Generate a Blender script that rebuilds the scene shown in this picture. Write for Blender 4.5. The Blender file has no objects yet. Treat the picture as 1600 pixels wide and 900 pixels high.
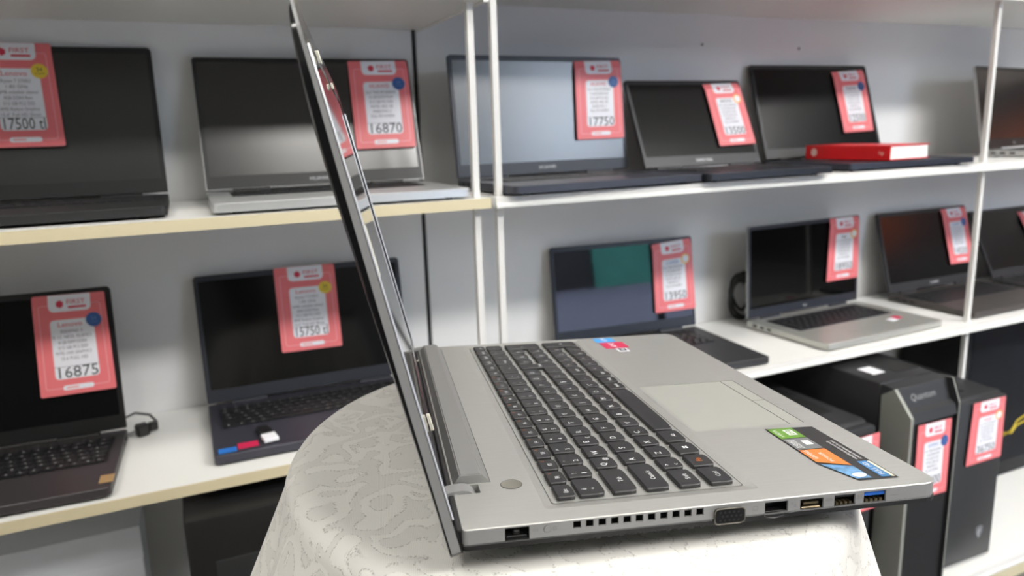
import bpy, bmesh, math, random
from mathutils import Vector, Matrix, Euler
from mathutils.geometry import tessellate_polygon
C = bpy.context.scene.collection
SC = bpy.context.scene
R = math.radians
random.seed(4)

# ------------------------------------------------------------------ camera, light, exposure
H = 0.91                                   # height of the laptop deck above the floor
YAW = R(-14.24334523)                      # the shelving runs along world X; the table laptop is turned
LROT = Matrix.Rotation(YAW, 3, 'Z') @ Euler((R(-2.76772245), R(1.31844143), 0), 'XYZ').to_matrix()
LORG = Vector((0, 0, H))
cam_d = bpy.data.cameras.new('camera'); cam = bpy.data.objects.new('camera', cam_d); C.objects.link(cam)
crot = Matrix.Rotation(YAW, 3, 'Z') @ Euler((R(77.99086365), R(1.74146659), R(-10.42006077)), 'XYZ').to_matrix()
cpos = Matrix.Rotation(YAW, 3, 'Z') @ Vector((-0.02908087, -0.32492635, 0.18910773)) + LORG
cam.matrix_world = Matrix.Translation(cpos) @ crot.to_4x4()
cam_d.sensor_width = 36; cam_d.lens = 1146.901 * 36 / 1600
cam_d.clip_start = 0.02
cam_d.dof.use_dof = True; cam_d.dof.focus_distance = 0.47; cam_d.dof.aperture_fstop = 9.0
SC.camera = cam
SC.view_settings.view_transform = 'Standard'; SC.view_settings.look = 'None'
SC.view_settings.exposure = -0.08; SC.view_settings.gamma = 1.0
SC.view_settings.use_curve_mapping = False
w = bpy.data.worlds.new('sky'); SC.world = w; w.use_nodes = True
wn = w.node_tree.nodes; bg = wn['Background']
bg.inputs['Color'].default_value = (0.71, 0.83, 1.0, 1); bg.inputs['Strength'].default_value = 17.0
LAMP_POWER = 25.0
CEIL = 3.2
LAMPS = [(-1.4, -0.4), (0.4, -0.4), (2.2, -0.4), (-1.0, -2.15), (0.7, -2.15), (1.55, -2.15), (2.2, -2.15), (2.85, -2.15), (3.5, -2.15)]

# ------------------------------------------------------------------ materials
MATS = {}
def mat(name, col, rough=0.5, metal=0.0, noise=0.0, nscale=40, bump=0.0, spec=0.5, coat=0.0, emit=None, stretch=None, sheen=0.0):
    if name in MATS: return MATS[name]
    m = bpy.data.materials.new(name); m.use_nodes = True
    nt = m.node_tree; b = nt.nodes['Principled BSDF']
    b.inputs['Base Color'].default_value = (*col, 1); b.inputs['Roughness'].default_value = rough
    b.inputs['Metallic'].default_value = metal; b.inputs['Specular IOR Level'].default_value = spec
    b.inputs['Coat Weight'].default_value = coat; b.inputs['Coat Roughness'].default_value = 0.27 if coat == 1.0 else 0.03; b.inputs['Sheen Weight'].default_value = sheen
    if emit:
        b.inputs['Emission Color'].default_value = (*emit[0], 1); b.inputs['Emission Strength'].default_value = emit[1]
    if noise or bump:
        tc = nt.nodes.new('ShaderNodeTexCoord'); n = nt.nodes.new('ShaderNodeTexNoise')
        n.inputs['Scale'].default_value = nscale; n.inputs['Detail'].default_value = 4
        if stretch:
            mp = nt.nodes.new('ShaderNodeMapping'); mp.inputs['Scale'].default_value = stretch
            nt.links.new(tc.outputs['Object'], mp.inputs['Vector']); nt.links.new(mp.outputs['Vector'], n.inputs['Vector'])
        else: nt.links.new(tc.outputs['Object'], n.inputs['Vector'])
        if noise:
            r = nt.nodes.new('ShaderNodeMapRange'); r.inputs['From Min'].default_value = 0.3; r.inputs['From Max'].default_value = 0.7
            r.inputs['To Min'].default_value = 1 - noise; r.inputs['To Max'].default_value = 1 + noise
            nt.links.new(n.outputs['Fac'], r.inputs['Value'])
            mx = nt.nodes.new('ShaderNodeMix'); mx.data_type = 'RGBA'; mx.blend_type = 'MULTIPLY'; mx.inputs['Factor'].default_value = 1
            mx.inputs['A'].default_value = (*col, 1); nt.links.new(r.outputs['Result'], mx.inputs['B'])
            nt.links.new(mx.outputs['Result'], b.inputs['Base Color'])
        if bump:
            bp = nt.nodes.new('ShaderNodeBump'); bp.inputs['Strength'].default_value = bump; bp.inputs['Distance'].default_value = 0.001
            nt.links.new(n.outputs['Fac'], bp.inputs['Height']); nt.links.new(bp.outputs['Normal'], b.inputs['Normal'])
    MATS[name] = m; return m
def srgb(r, g, b):
    f = lambda v: (v / 255 / 12.92) if v / 255 <= 0.04045 else ((v / 255 + 0.055) / 1.055) ** 2.4
    return (f(r), f(g), f(b))

M_deck = mat('brushed_aluminium', srgb(182, 182, 178), 0.38, 0.6, noise=0.035, nscale=60, bump=0.05, stretch=(0.5, 14, 14))
M_tray = mat('smooth_aluminium', srgb(182, 182, 178), 0.35, 0.6, noise=0.01)
M_pad = mat('touchpad_silver', srgb(176, 177, 170), 0.45, 0.4, noise=0.01)
M_side = mat('silver_plastic_side', srgb(146, 146, 146), 0.45, 0.3, noise=0.01)
M_bar = mat('grey_hinge_bar', srgb(150, 150, 148), 0.42, 0.5, noise=0.015)
M_black = mat('black_plastic', srgb(24, 24, 25), 0.42, noise=0.05)
M_blackgloss = mat('black_gloss_lid', srgb(14, 14, 16), 0.16, coat=0.3, noise=0.02)
M_key = mat('black_key_plastic', srgb(33, 33, 35), 0.42, noise=0.06, nscale=300)
M_legend = mat('white_legend', srgb(225, 228, 230), 0.6, noise=0.02)
M_orange = mat('orange_legend', srgb(225, 120, 40), 0.6, noise=0.02)
M_hole = mat('port_dark', srgb(9, 9, 10), 0.6, noise=0.1)
M_contact = mat('port_contacts', srgb(120, 108, 84), 0.35, 0.8, noise=0.1)
M_blue = mat('usb_blue', srgb(30, 98, 190), 0.45, noise=0.03)
M_screen = mat('glossy_screen', srgb(10, 10, 12), 0.035, noise=0.02, spec=0.6)
M_rubber = mat('cream_rubber', srgb(205, 203, 188), 0.6, noise=0.03)
M_chrome = mat('polished_steel', srgb(214, 210, 196), 0.2, 0.95, noise=0.02)
M_line = mat('engraved_line', srgb(70, 70, 68), 0.6, noise=0.05)
M_engr = mat('engraved_mark', srgb(120, 120, 118), 0.5, noise=0.05)
M_wallw = mat('white_wall_paint', srgb(226, 226, 224), 0.6, noise=0.012, nscale=3, bump=0.02)
M_board = mat('white_laminate', srgb(236, 236, 232), 0.35, noise=0.01, nscale=5)
M_cream = mat('cream_edge_band', srgb(214, 203, 170), 0.45, noise=0.02, nscale=8)
M_white_edge = mat('white_edge_band', srgb(224, 222, 218), 0.4, noise=0.012, nscale=8)
M_post = mat('white_powdercoat', srgb(222, 221, 218), 0.35, noise=0.012)
M_panel = mat('white_back_panel', srgb(222, 222, 222), 0.5, noise=0.012, nscale=4)
M_gap = mat('panel_gap_black', srgb(22, 24, 26), 0.7, noise=0.05)
M_red = mat('tag_red', srgb(240, 124, 129), 0.42, noise=0.015)
M_tagline = mat('tag_pink_line', srgb(246, 178, 182), 0.45, noise=0.01)
M_tagw = mat('tag_white', srgb(240, 240, 246), 0.42, noise=0.008)
M_tagtxt = mat('tag_grey_text', srgb(120, 118, 126), 0.6, noise=0.03)
M_price = mat('tag_price_ink', srgb(58, 60, 66), 0.6, noise=0.03)
M_tagred = mat('tag_logo_red', srgb(214, 62, 88), 0.5, noise=0.02)
M_tblue = mat('tag_badge_blue', srgb(58, 96, 158), 0.45, noise=0.03)
M_tyel = mat('tag_badge_yellow', srgb(238, 206, 70), 0.45, noise=0.03)
M_tora = mat('tag_badge_orange', srgb(246, 190, 96), 0.45, noise=0.03)
M_tblk = mat('tag_black_ink', srgb(50, 50, 54), 0.5, noise=0.03)
M_hblue = mat('tag_heading_blue', srgb(110, 140, 190), 0.5, noise=0.03)

# ------------------------------------------------------------------ helpers
def obj(name, bm, m, parent=None, smooth=False, M=None):
    me = bpy.data.meshes.new(name)
    if M is not None: bmesh.ops.transform(bm, matrix=M, verts=bm.verts)
    bm.normal_update(); bm.to_mesh(me); bm.free()
    for x in (m if isinstance(m, (list, tuple)) else [m]): me.materials.append(x)
    if smooth:
        for p in me.polygons: p.use_smooth = True
        if hasattr(me, 'set_sharp_from_angle'): me.set_sharp_from_angle(angle=R(35))
    o = bpy.data.objects.new(name, me); C.objects.link(o)
    if parent: o.parent = parent
    return o
def thing(name, label, cat, loc=(0, 0, 0), rot=None, group=None):
    o = bpy.data.objects.new(name, None); C.objects.link(o); o.empty_display_size = 0.05
    o.location = loc
    if rot is not None: o.rotation_euler = rot
    o['label'] = label; o['category'] = cat
    if group: o['group'] = group
    return o
def tag_props(o, label, cat, group=None):
    o['label'] = label; o['category'] = cat
    if group: o['group'] = group
def struct(name, bm, m, smooth=False):
    o = obj(name, bm, m, None, smooth); o['kind'] = 'structure'; return o
def box(bm, lo, hi, bev=0.0, seg=1, mi=0, M=None):
    r = bmesh.ops.create_cube(bm, size=1.0)
    vs = r['verts']
    for v in vs:
        v.co = Vector([(lo[i] + hi[i]) / 2 + v.co[i] * (hi[i] - lo[i]) for i in range(3)])
    fs = set(f for v in vs for f in v.link_faces)
    for f in fs: f.material_index = mi
    if bev:
        es = list(set(e for v in vs for e in v.link_edges))
        rb = bmesh.ops.bevel(bm, geom=es, offset=bev, segments=seg, profile=0.5, affect='EDGES')
        vs = list(set(v for f in rb['faces'] for v in f.verts) | set(v for v in vs if v.is_valid))
        for f in set(f for v in vs for f in v.link_faces): f.material_index = mi
    if M is not None:
        bmesh.ops.transform(bm, matrix=M, verts=[v for v in vs if v.is_valid])
    return bm
def bx(lo, hi, bev=0.0, seg=2):
    return box(bmesh.new(), lo, hi, bev, seg)
def tube(bm, pts, r, n=8, closed=False, mi=0):
    pts = [Vector(p) for p in pts]; rings = []
    N = len(pts); up = Vector((0, 0, 1))
    for i, p in enumerate(pts):
        a = pts[i - 1] if (i or closed) else p; b = pts[(i + 1) % N] if (i < N - 1 or closed) else p
        t = (b - a).normalized()
        s = t.cross(up)
        if s.length < 1e-3: s = t.cross(Vector((1, 0, 0)))
        s.normalize(); u = s.cross(t)
        rings.append([bm.verts.new(p + (s * math.cos(2 * math.pi * k / n) + u * math.sin(2 * math.pi * k / n)) * r) for k in range(n)])
    for i in range(N if closed else N - 1):
        A, B = rings[i], rings[(i + 1) % N]
        for k in range(n):
            f = bm.faces.new((A[k], A[(k + 1) % n], B[(k + 1) % n], B[k])); f.material_index = mi
    if not closed:
        bm.faces.new(list(reversed(rings[0]))).material_index = mi; bm.faces.new(rings[-1]).material_index = mi
    return bm
def cyl(bm, c, axis, r, h, n=24, mi=0, r2=None):
    a = Vector(axis).normalized(); c = Vector(c)
    s = a.orthogonal().normalized(); u = a.cross(s); r2 = r if r2 is None else r2
    A = [bm.verts.new(c + (s * math.cos(2 * math.pi * k / n) + u * math.sin(2 * math.pi * k / n)) * r) for k in range(n)]
    B = [bm.verts.new(c + a * h + (s * math.cos(2 * math.pi * k / n) + u * math.sin(2 * math.pi * k / n)) * r2) for k in range(n)]
    for k in range(n): bm.faces.new((A[k], A[(k + 1) % n], B[(k + 1) % n], B[k])).material_index = mi
    bm.faces.new(list(reversed(A))).material_index = mi; bm.faces.new(B).material_index = mi
    return bm
def rrect(x0, y0, x1, y1, r, n=5):
    """rounded rectangle, counter-clockwise; r is one radius or four (x0y0, x1y0, x1y1, x0y1)"""
    rs = r if isinstance(r, (list, tuple)) else [r] * 4
    out = []
    for (cx, cy, sx, sy, a0, q) in ((x0, y0, 1, 1, 180, rs[0]), (x1, y0, -1, 1, 270, rs[1]), (x1, y1, -1, -1, 0, rs[2]), (x0, y1, 1, -1, 90, rs[3])):
        if q <= 0: out.append((cx, cy)); continue
        for k in range(n + 1):
            a = R(a0 + 90 * k / n)
            out.append((cx + sx * q + q * math.cos(a), cy + sy * q + q * math.sin(a)))
    return out
def plate(bm, outer, holes=(), z=0.0, mi=0, fn=None):
    """flat polygon with holes; fn maps (x, y) to a 3-D point"""
    polys = [[Vector((p[0], p[1], 0)) for p in q] for q in [outer] + list(holes)]
    flat = [p for q in polys for p in q]
    fn = fn or (lambda x, y: (x, y, z))
    vs = [bm.verts.new(fn(p.x, p.y)) for p in flat]
    for t in tessellate_polygon(polys):
        a, b, c = (flat[i] for i in t)
        if (b - a).cross(c - a).z < 0: t = t[::-1]
        try: bm.faces.new([vs[i] for i in t]).material_index = mi
        except ValueError: pass
    i = 0; loops = []
    for q in polys: loops.append(vs[i:i + len(q)]); i += len(q)
    return loops
def bridge(bm, A, B, mi=0):
    n = len(A)
    for k in range(n):
        try: bm.faces.new((A[k], A[(k + 1) % n], B[(k + 1) % n], B[k])).material_index = mi
        except ValueError: pass
def slab(bm, outline, z0, z1, bev=0.0, mi=0, fn=None):
    """prism over an outline with a small chamfer on its top edge"""
    n = len(outline); cx = sum(p[0] for p in outline) / n; cy = sum(p[1] for p in outline) / n
    fn = fn or (lambda x, y, z: (x, y, z))
    def ins(d):
        q = []
        for i in range(n):
            a = Vector(outline[i - 1]); b = Vector(outline[i]); c = Vector(outline[(i + 1) % n])
            t1 = (b - a); t2 = (c - b)
            if t1.length < 1e-9: t1 = t2
            if t2.length < 1e-9: t2 = t1
            t = t1.normalized() + t2.normalized()
            nn = Vector((-t.y, t.x)).normalized()
            q.append((b.x + nn.x * d, b.y + nn.y * d))
        return q
    lo = [bm.verts.new(fn(p[0], p[1], z0)) for p in outline]
    up = [bm.verts.new(fn(p[0], p[1], z1 - bev)) for p in outline]
    bridge(bm, lo, up, mi)
    if bev:
        tp = [bm.verts.new(fn(p[0], p[1], z1)) for p in ins(bev)]
        bridge(bm, up, tp, mi)
    else: tp = up
    bm.faces.new(tp).material_index = mi; bm.faces.new(list(reversed(lo))).material_index = mi
    return bm
_tc = {}
def text_geo(s):
    """vertices and triangles of a word in the built-in font, 1 unit high, centred"""
    if s in _tc: return _tc[s]
    cu = bpy.data.curves.new('t', 'FONT'); cu.body = s; cu.align_x = 'CENTER'; cu.align_y = 'CENTER'; cu.resolution_u = 2
    o = bpy.data.objects.new('t', cu); C.objects.link(o)
    dg = bpy.context.evaluated_depsgraph_get(); me = bpy.data.meshes.new_from_object(o.evaluated_get(dg))
    r = ([tuple(v.co) for v in me.vertices], [tuple(p.vertices) for p in me.polygons])
    bpy.data.objects.remove(o); bpy.data.curves.remove(cu); bpy.data.meshes.remove(me)
    _tc[s] = r; return r
def text(bm, s, size, fn, mi=0, sx=1.0, width=None):
    """fn maps flat (x, y) to 3-D; width fits the word into that width"""
    vs, fs = text_geo(s)
    if not vs: return bm
    k = size
    if width:
        ww = max(v[0] for v in vs) - min(v[0] for v in vs)
        sx = width / max(ww * k, 1e-9)
    q = [bm.verts.new(fn(v[0] * k * sx, v[1] * k)) for v in vs]
    for f in fs:
        try: bm.faces.new([q[i] for i in f]).material_index = mi
        except ValueError: pass
    return bm

# ------------------------------------------------------------------ the room
FRONT, WALL = 0.7574, 1.0978
ZU, ZL, ZB = 0.08873 + H, -0.28479 + H, 0.08
GAP = 0.0004                               # things stand a hair above the boards
struct('floor', bx((-3, -4.2, -0.05), (6.0, 1.3, 0)), mat('grey_floor_tile', srgb(104, 102, 100), 0.4, noise=0.05, nscale=6))
struct('ceiling', bx((-3, -4.2, CEIL), (6.0, 1.3, CEIL + 0.1)), mat('white_ceiling', srgb(222, 222, 220), 0.7, noise=0.02, nscale=4, bump=0.05))
struct('wall_back', bx((-3, WALL + 0.012, 0), (6.0, 1.3, CEIL)), M_wallw)
struct('wall_left', bx((-3.1, -4.2, 0), (-3, 1.3, CEIL)), M_wallw)
struct('wall_right', bx((6.0, -4.2, 0), (6.1, 1.3, CEIL)), mat('brown_wall', srgb(62, 60, 60), 0.6, noise=0.05, nscale=3))
struct('trim_1', bx((5.97, -0.25, 0.0), (6.0, 0.7, 1.62), 0.003), mat('orange_wood_board', srgb(206, 104, 56), 0.4, noise=0.12, nscale=5, stretch=(1, 1, 0.15)))  # unseen orange board, known only from its reflection in a screen
bm = bmesh.new()
WX0, WX1, WZ0, WZ1 = 2.0, 5.0, 0.12, 3.1
WM = 3.35  # upper left of the opening walled up to darken a screen reflection
box(bm, (-3, -4.2, 0), (WX0, -4.1, CEIL)); box(bm, (WX1, -4.2, 0), (6.0, -4.1, CEIL))
box(bm, (WX0, -4.2, 0), (WX1, -4.1, WZ0)); box(bm, (WX0, -4.2, WZ1), (WX1, -4.1, CEIL)); box(bm, (WX0, -4.2, 1.9), (WM, -4.1, WZ1))
struct('wall_front', bm, mat('grey_front_wall', srgb(66, 68, 68), 0.6, noise=0.03, nscale=4))
bm = bmesh.new()
for x, zt in ((WX0, 1.9), (WM, WZ1), (WX1 - 0.06, WZ1)): box(bm, (x, -4.19, WZ0), (x + 0.06, -4.11, zt))
box(bm, (WX0, -4.19, WZ0), (WX1, -4.11, WZ0 + 0.06)); box(bm, (WM, -4.19, WZ1 - 0.06), (WX1, -4.11, WZ1)); box(bm, (WX0, -4.19, 1.84), (WM, -4.11, 1.9))
wf = struct('window_1', bm, mat('window_frame_dark', srgb(70, 72, 76), 0.4, noise=0.03))
gm = bpy.data.materials.new('shop_window_glass'); gm.use_nodes = True
nt = gm.node_tree; nt.nodes.remove(nt.nodes['Principled BSDF'])
tr = nt.nodes.new('ShaderNodeBsdfTransparent'); gl = nt.nodes.new('ShaderNodeBsdfGlossy'); gl.inputs['Roughness'].default_value = 0.02
fr = nt.nodes.new('ShaderNodeFresnel'); mx = nt.nodes.new('ShaderNodeMixShader')
nt.links.new(fr.outputs[0], mx.inputs[0]); nt.links.new(tr.outputs[0], mx.inputs[1]); nt.links.new(gl.outputs[0], mx.inputs[2])
nt.links.new(mx.outputs[0], nt.nodes['Material Output'].inputs['Surface'])
obj('window_pane', bx((WX0 + 0.05, -4.152, WZ0 + 0.05), (WM, -4.148, 1.85)), gm, wf)
obj('window_pane', bx((WM + 0.05, -4.152, WZ0 + 0.05), (WX1 - 0.05, -4.148, WZ1 - 0.05)), gm, wf)
struct('reflector_band', bx((-3.0, -4.1, 2.2), (1.95, -4.08, CEIL)), mat('pale_reflector', srgb(196, 204, 198), 0.5, noise=0.02, nscale=4))  # pale band added on the unseen front wall to lighten a screen reflection
# an orange panel high on the right-hand wall
struct('trim_3', bx((5.95, -2.75, 1.82), (6.0, -2.06, 2.45), 0.004), mat('orange_panel', srgb(232, 112, 52), 0.4, noise=0.06, nscale=5))
# the street outside
bm = bmesh.new()
gv = [bm.verts.new(p) for p in ((-12, -4.2, -0.06), (18, -4.2, -0.06), (18, -15, 1.12), (-12, -15, 1.12), (-12, -4.2, -0.3), (18, -4.2, -0.3), (18, -15, -0.3), (-12, -15, -0.3))]
for q in ((0, 3, 2, 1), (4, 5, 6, 7), (0, 1, 5, 4), (1, 2, 6, 5), (2, 3, 7, 6), (3, 0, 4, 7)): bm.faces.new([gv[k] for k in q])
bmesh.ops.recalc_face_normals(bm, faces=bm.faces)
struct('ground', bm, mat('asphalt', srgb(120, 118, 134), 0.8, noise=0.12, nscale=2))
struct('street_wall', bx((-12, -15.4, -0.3), (18, -15.0, 4.2)), mat('dark_facade', srgb(46, 42, 44), 0.8, noise=0.25, nscale=0.8))
struct('street_fence', bx((6.9, -15.0, 1.05), (8.6, -14.9, 2.9)), mat('green_hoarding', srgb(64, 140, 122), 0.7, noise=0.1, nscale=1))
# ceiling lamps
lampm = mat('lamp_diffuser', (1, 1, 1), 0.5, emit=((1.0, 0.965, 0.91), LAMP_POWER))
lampb = mat('lamp_diffuser_strong', (1, 1, 1), 0.5, emit=((1.0, 0.975, 0.94), LAMP_POWER * 2.2))
lampf = mat('lamp_frame_white', srgb(235, 235, 235), 0.4, noise=0.01)
for i, (x, y) in enumerate(LAMPS):
    t = thing('ceiling_lamp', 'square white ceiling lamp panel overhead', 'lamp', (x, y, CEIL), group='ceiling lamp panels')
    fb = bmesh.new()
    for a, b_ in (((-0.3, -0.3), (0.3, -0.285)), ((-0.3, 0.285), (0.3, 0.3)), ((-0.3, -0.285), (-0.285, 0.285)), ((0.285, -0.285), (0.3, 0.285))):
        box(fb, (*a, -0.03), (*b_, 0.0))
    obj('frame', fb, lampf, t)
    obj('diffuser', bx((-0.285, -0.285, -0.02), (0.285, 0.285, -0.004)), lampb if (x > 1.5 and y < -1) else lampm, t)

# ------------------------------------------------------------------ shelving
def shelving(label, x0, x1, posts, ztop, edge, gaps):
    t = thing('shelving_unit', label, 'shelf', ((x0 + x1) / 2, FRONT, 0))
    ox = (x0 + x1) / 2
    def P(name, lo, hi, m, bev=0.0, sub=None):
        return obj(name, bx((lo[0] - ox, lo[1] - FRONT, lo[2]), (hi[0] - ox, hi[1] - FRONT, hi[2]), bev), m, sub or t)
    for z, th, yf in ((ztop, 0.016, FRONT), (ZU, 0.016, FRONT), (ZL, 0.016, FRONT), (ZB, 0.02, 0.632)):
        zz0, zz1 = (z, z + th) if z == ztop else (z - th, z)
        b = P('shelf_board', (x0, yf + 0.002, zz0), (x1, WALL - 0.004, zz1), M_board)
        P('edge_band', (x0, yf, zz0), (x1, yf + 0.002, zz1), edge, 0, b)
        if edge is M_white_edge: P('edge_lip', (x0, yf - 0.003, zz0 - 0.001), (x1, yf, zz0 + 0.006), M_board, 0.001, b)
    P('plinth', (x0, 0.655, 0.0), (x1, 0.675, ZB - 0.02), M_cream)
    for px in posts:
        P('post', (px - 0.0055, 0.777, ZB), (px + 0.0055, 0.788, 2.2), M_post, 0.0012)
    xs = [x0] + [g for gp in gaps for g in gp] + [x1]
    for a, b in zip(xs[::2], xs[1::2]): P('back_panel', (a, WALL, ZB), (b, WALL + 0.008, 2.2), M_panel)
    for g0, g1 in gaps: P('gap_strip', (g0, WALL - 0.0006, ZB), (g1, WALL + 0.008, 2.2), M_gap)
    return t, P
lu, _ = shelving('left white shelving unit with cream shelf edges and a black seam in its back', -1.6, 0.3415, [-1.2, 0.326], 0.383 + H, M_cream, [(0.3330, 0.3405)])
for o in list(lu.children):      # the back of the left unit ends at the black seam, the next panel belongs to the right unit
    pass
ru, RP = shelving('right white shelving unit with white lipped shelf edges', 0.350, 2.9, [0.365, 1.566, 2.8], 0.4335 + H, M_white_edge, [])
for x, z in ((1.019, 0.370), (1.312, 0.366)):
    o = obj('screw', cyl(bmesh.new(), (x - 1.625, WALL - FRONT, z + H), (0, -1, 0), 0.0026, 0.0015, 12), M_gap, ru)
RP('light_block', (0.3417, FRONT + 0.002, 0.380 + H), (0.3498, WALL - 0.004, 0.4495 + H), M_board)  # board added in the gap to stop light leaking between the units
# panel between seam and right unit
RP('back_panel', (0.3425, WALL, ZB), (0.350, WALL + 0.008, 2.2), M_panel)

# ------------------------------------------------------------------ price tags
TOPY = 0.0
def tag_curve(s, t, bend, press=0.004):
    """height of the card above its screen: pressed on at the top, standing off below"""
    lift = min(1.0, t / 0.1)
    return -press * (1 - lift) + bend * t * t
def price_tag(label, P, quad, price, heading, hm, badge, lines, bend=0.0, group='red price tags', ring=None, press=0.004):
    """P(u, v, n) maps the coordinates of the surface behind it to world; quad = TL, TR, BR, BL in those"""
    TL, TR, BR, BL = [Vector(q) for q in quad]
    W_, H_ = 0.105, 0.158
    ctr = (TL + TR) / 2
    root = thing('price_tag', label, 'price tag', P(ctr.x, ctr.y, 0.0), group=group)
    inv = Vector(root.location)
    levels = [0.02, 0.05, 0.1, 0.16, 0.25, 0.35, 0.45, 0.55, 0.65, 0.75, 0.85, 0.93]
    def fin(bm, off):
        for l in levels:
            bmesh.ops.bisect_plane(bm, geom=bm.verts[:] + bm.edges[:] + bm.faces[:], plane_co=(0, -l * H_, 0), plane_no=(0, 1, 0))
        for v in bm.verts:
            s = v.co.x / W_ + 0.5; t = -v.co.y / H_
            q = TL * (1 - s) * (1 - t) + TR * s * (1 - t) + BR * s * t + BL * (1 - s) * t
            v.co = Vector(P(q.x, q.y, tag_curve(s, t, bend, press) + off + v.co.z)) - inv
        return bm
    F = lambda x, y: (x, y, 0)
    def at(cx, cy): return lambda x, y: (x + cx, y + cy, 0)
    bm = bmesh.new(); slab(bm, rrect(-W_ / 2, -H_, W_ / 2, 0, 0.003, 3), -0.0006, 0.0)
    card = obj('card', fin(bm, 0.0), M_red, root)
    # thin printed outline
    o1, o2 = rrect(-0.0445, -0.1475, 0.0445, -0.0155, 0.004, 3), rrect(-0.0435, -0.1465, 0.0435, -0.0165, 0.003, 3)
    bm = bmesh.new(); plate(bm, o1, [o2]); obj('printed_border', fin(bm, 0.0003), M_tagline, root)
    bm = bmesh.new(); plate(bm, rrect(-0.030, -0.027, 0.031, -0.0005, (0.008, 0.008, 0.0005, 0.0005), 4))
    lp = obj('logo_panel', fin(bm, 0.0006), M_tagw, root)
    bm = bmesh.new()
    plate(bm, [(-0.0135 + 0.0058 * math.cos(a), -0.0148 + 0.0063 * math.sin(a)) for a in [R(30 + 60 * k) for k in range(6)]])
    text(bm, 'FIRST', 0.0105, at(0.0095, -0.0125), width=0.026)
    plate(bm, rrect(-0.002, -0.0222, 0.024, -0.0187, 0.001, 2))
    obj('logo_print', fin(bm, 0.0009), M_tagred, lp)
    bm = bmesh.new(); plate(bm, rrect(-0.0300, -0.1330, 0.0320, -0.0395, 0.006, 4))
    sp = obj('spec_panel', fin(bm, 0.0006), M_tagw, root)
    bm = bmesh.new()
    if heading: text(bm, heading, 0.011, at(-0.002, -0.0475), width=min(0.034, 0.0062 * len(heading) + 0.004))
    obj('heading_print', fin(bm, 0.0009), hm, sp)
    bm = bmesh.new()
    for k, ln in enumerate(lines): text(bm, ln, 0.0072, at(-0.001, -0.0585 - 0.0085 * k), width=min(0.054, 0.0021 * len(ln) + 0.012))
    plate(bm, rrect(-0.030, -0.1140, 0.032, -0.1134, 0))
    obj('spec_print', fin(bm, 0.0009), M_tagtxt, sp)
    bm = bmesh.new(); text(bm, price, 0.0250, at(0.001, -0.1238), width=0.055)
    obj('price_print', fin(bm, 0.0009), M_price, sp)
    bm = bmesh.new(); plate(bm, rrect(-0.021, -0.1508, 0.022, -0.1432, 0.0037, 4))
    fp = obj('footer_pill', fin(bm, 0.0006), M_tagw, root)
    bm = bmesh.new(); plate(bm, rrect(-0.0165, -0.1485, 0.001, -0.1455, 0.001, 2)); obj('footer_print', fin(bm, 0.0009), M_tagline, fp)
    bm = bmesh.new()
    plate(bm, [(0.0325 + (0.0118 if k % 2 else 0.0108) * math.cos(a), -0.0435 + (0.0118 if k % 2 else 0.0108) * math.sin(a)) for k, a in enumerate([R(9 * k) for k in range(40)])])
    bd = obj('badge', fin(bm, 0.0012), badge, root)
    bm = bmesh.new()
    if ring: plate(bm, [(0.0325 + 0.0082 * math.cos(R(15 * k)), -0.0435 + 0.0082 * math.sin(R(15 * k))) for k in range(24)])
    else:
        text(bm, '24', 0.008, at(0.0325, -0.0415)); text(bm, 'AY GARANTI', 0.003, at(0.0325, -0.0475), width=0.013)
    obj('badge_print', fin(bm, 0.0015), M_tagw if ring else (M_price if badge is M_tyel else M_hblue), bd)
    return root

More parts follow.
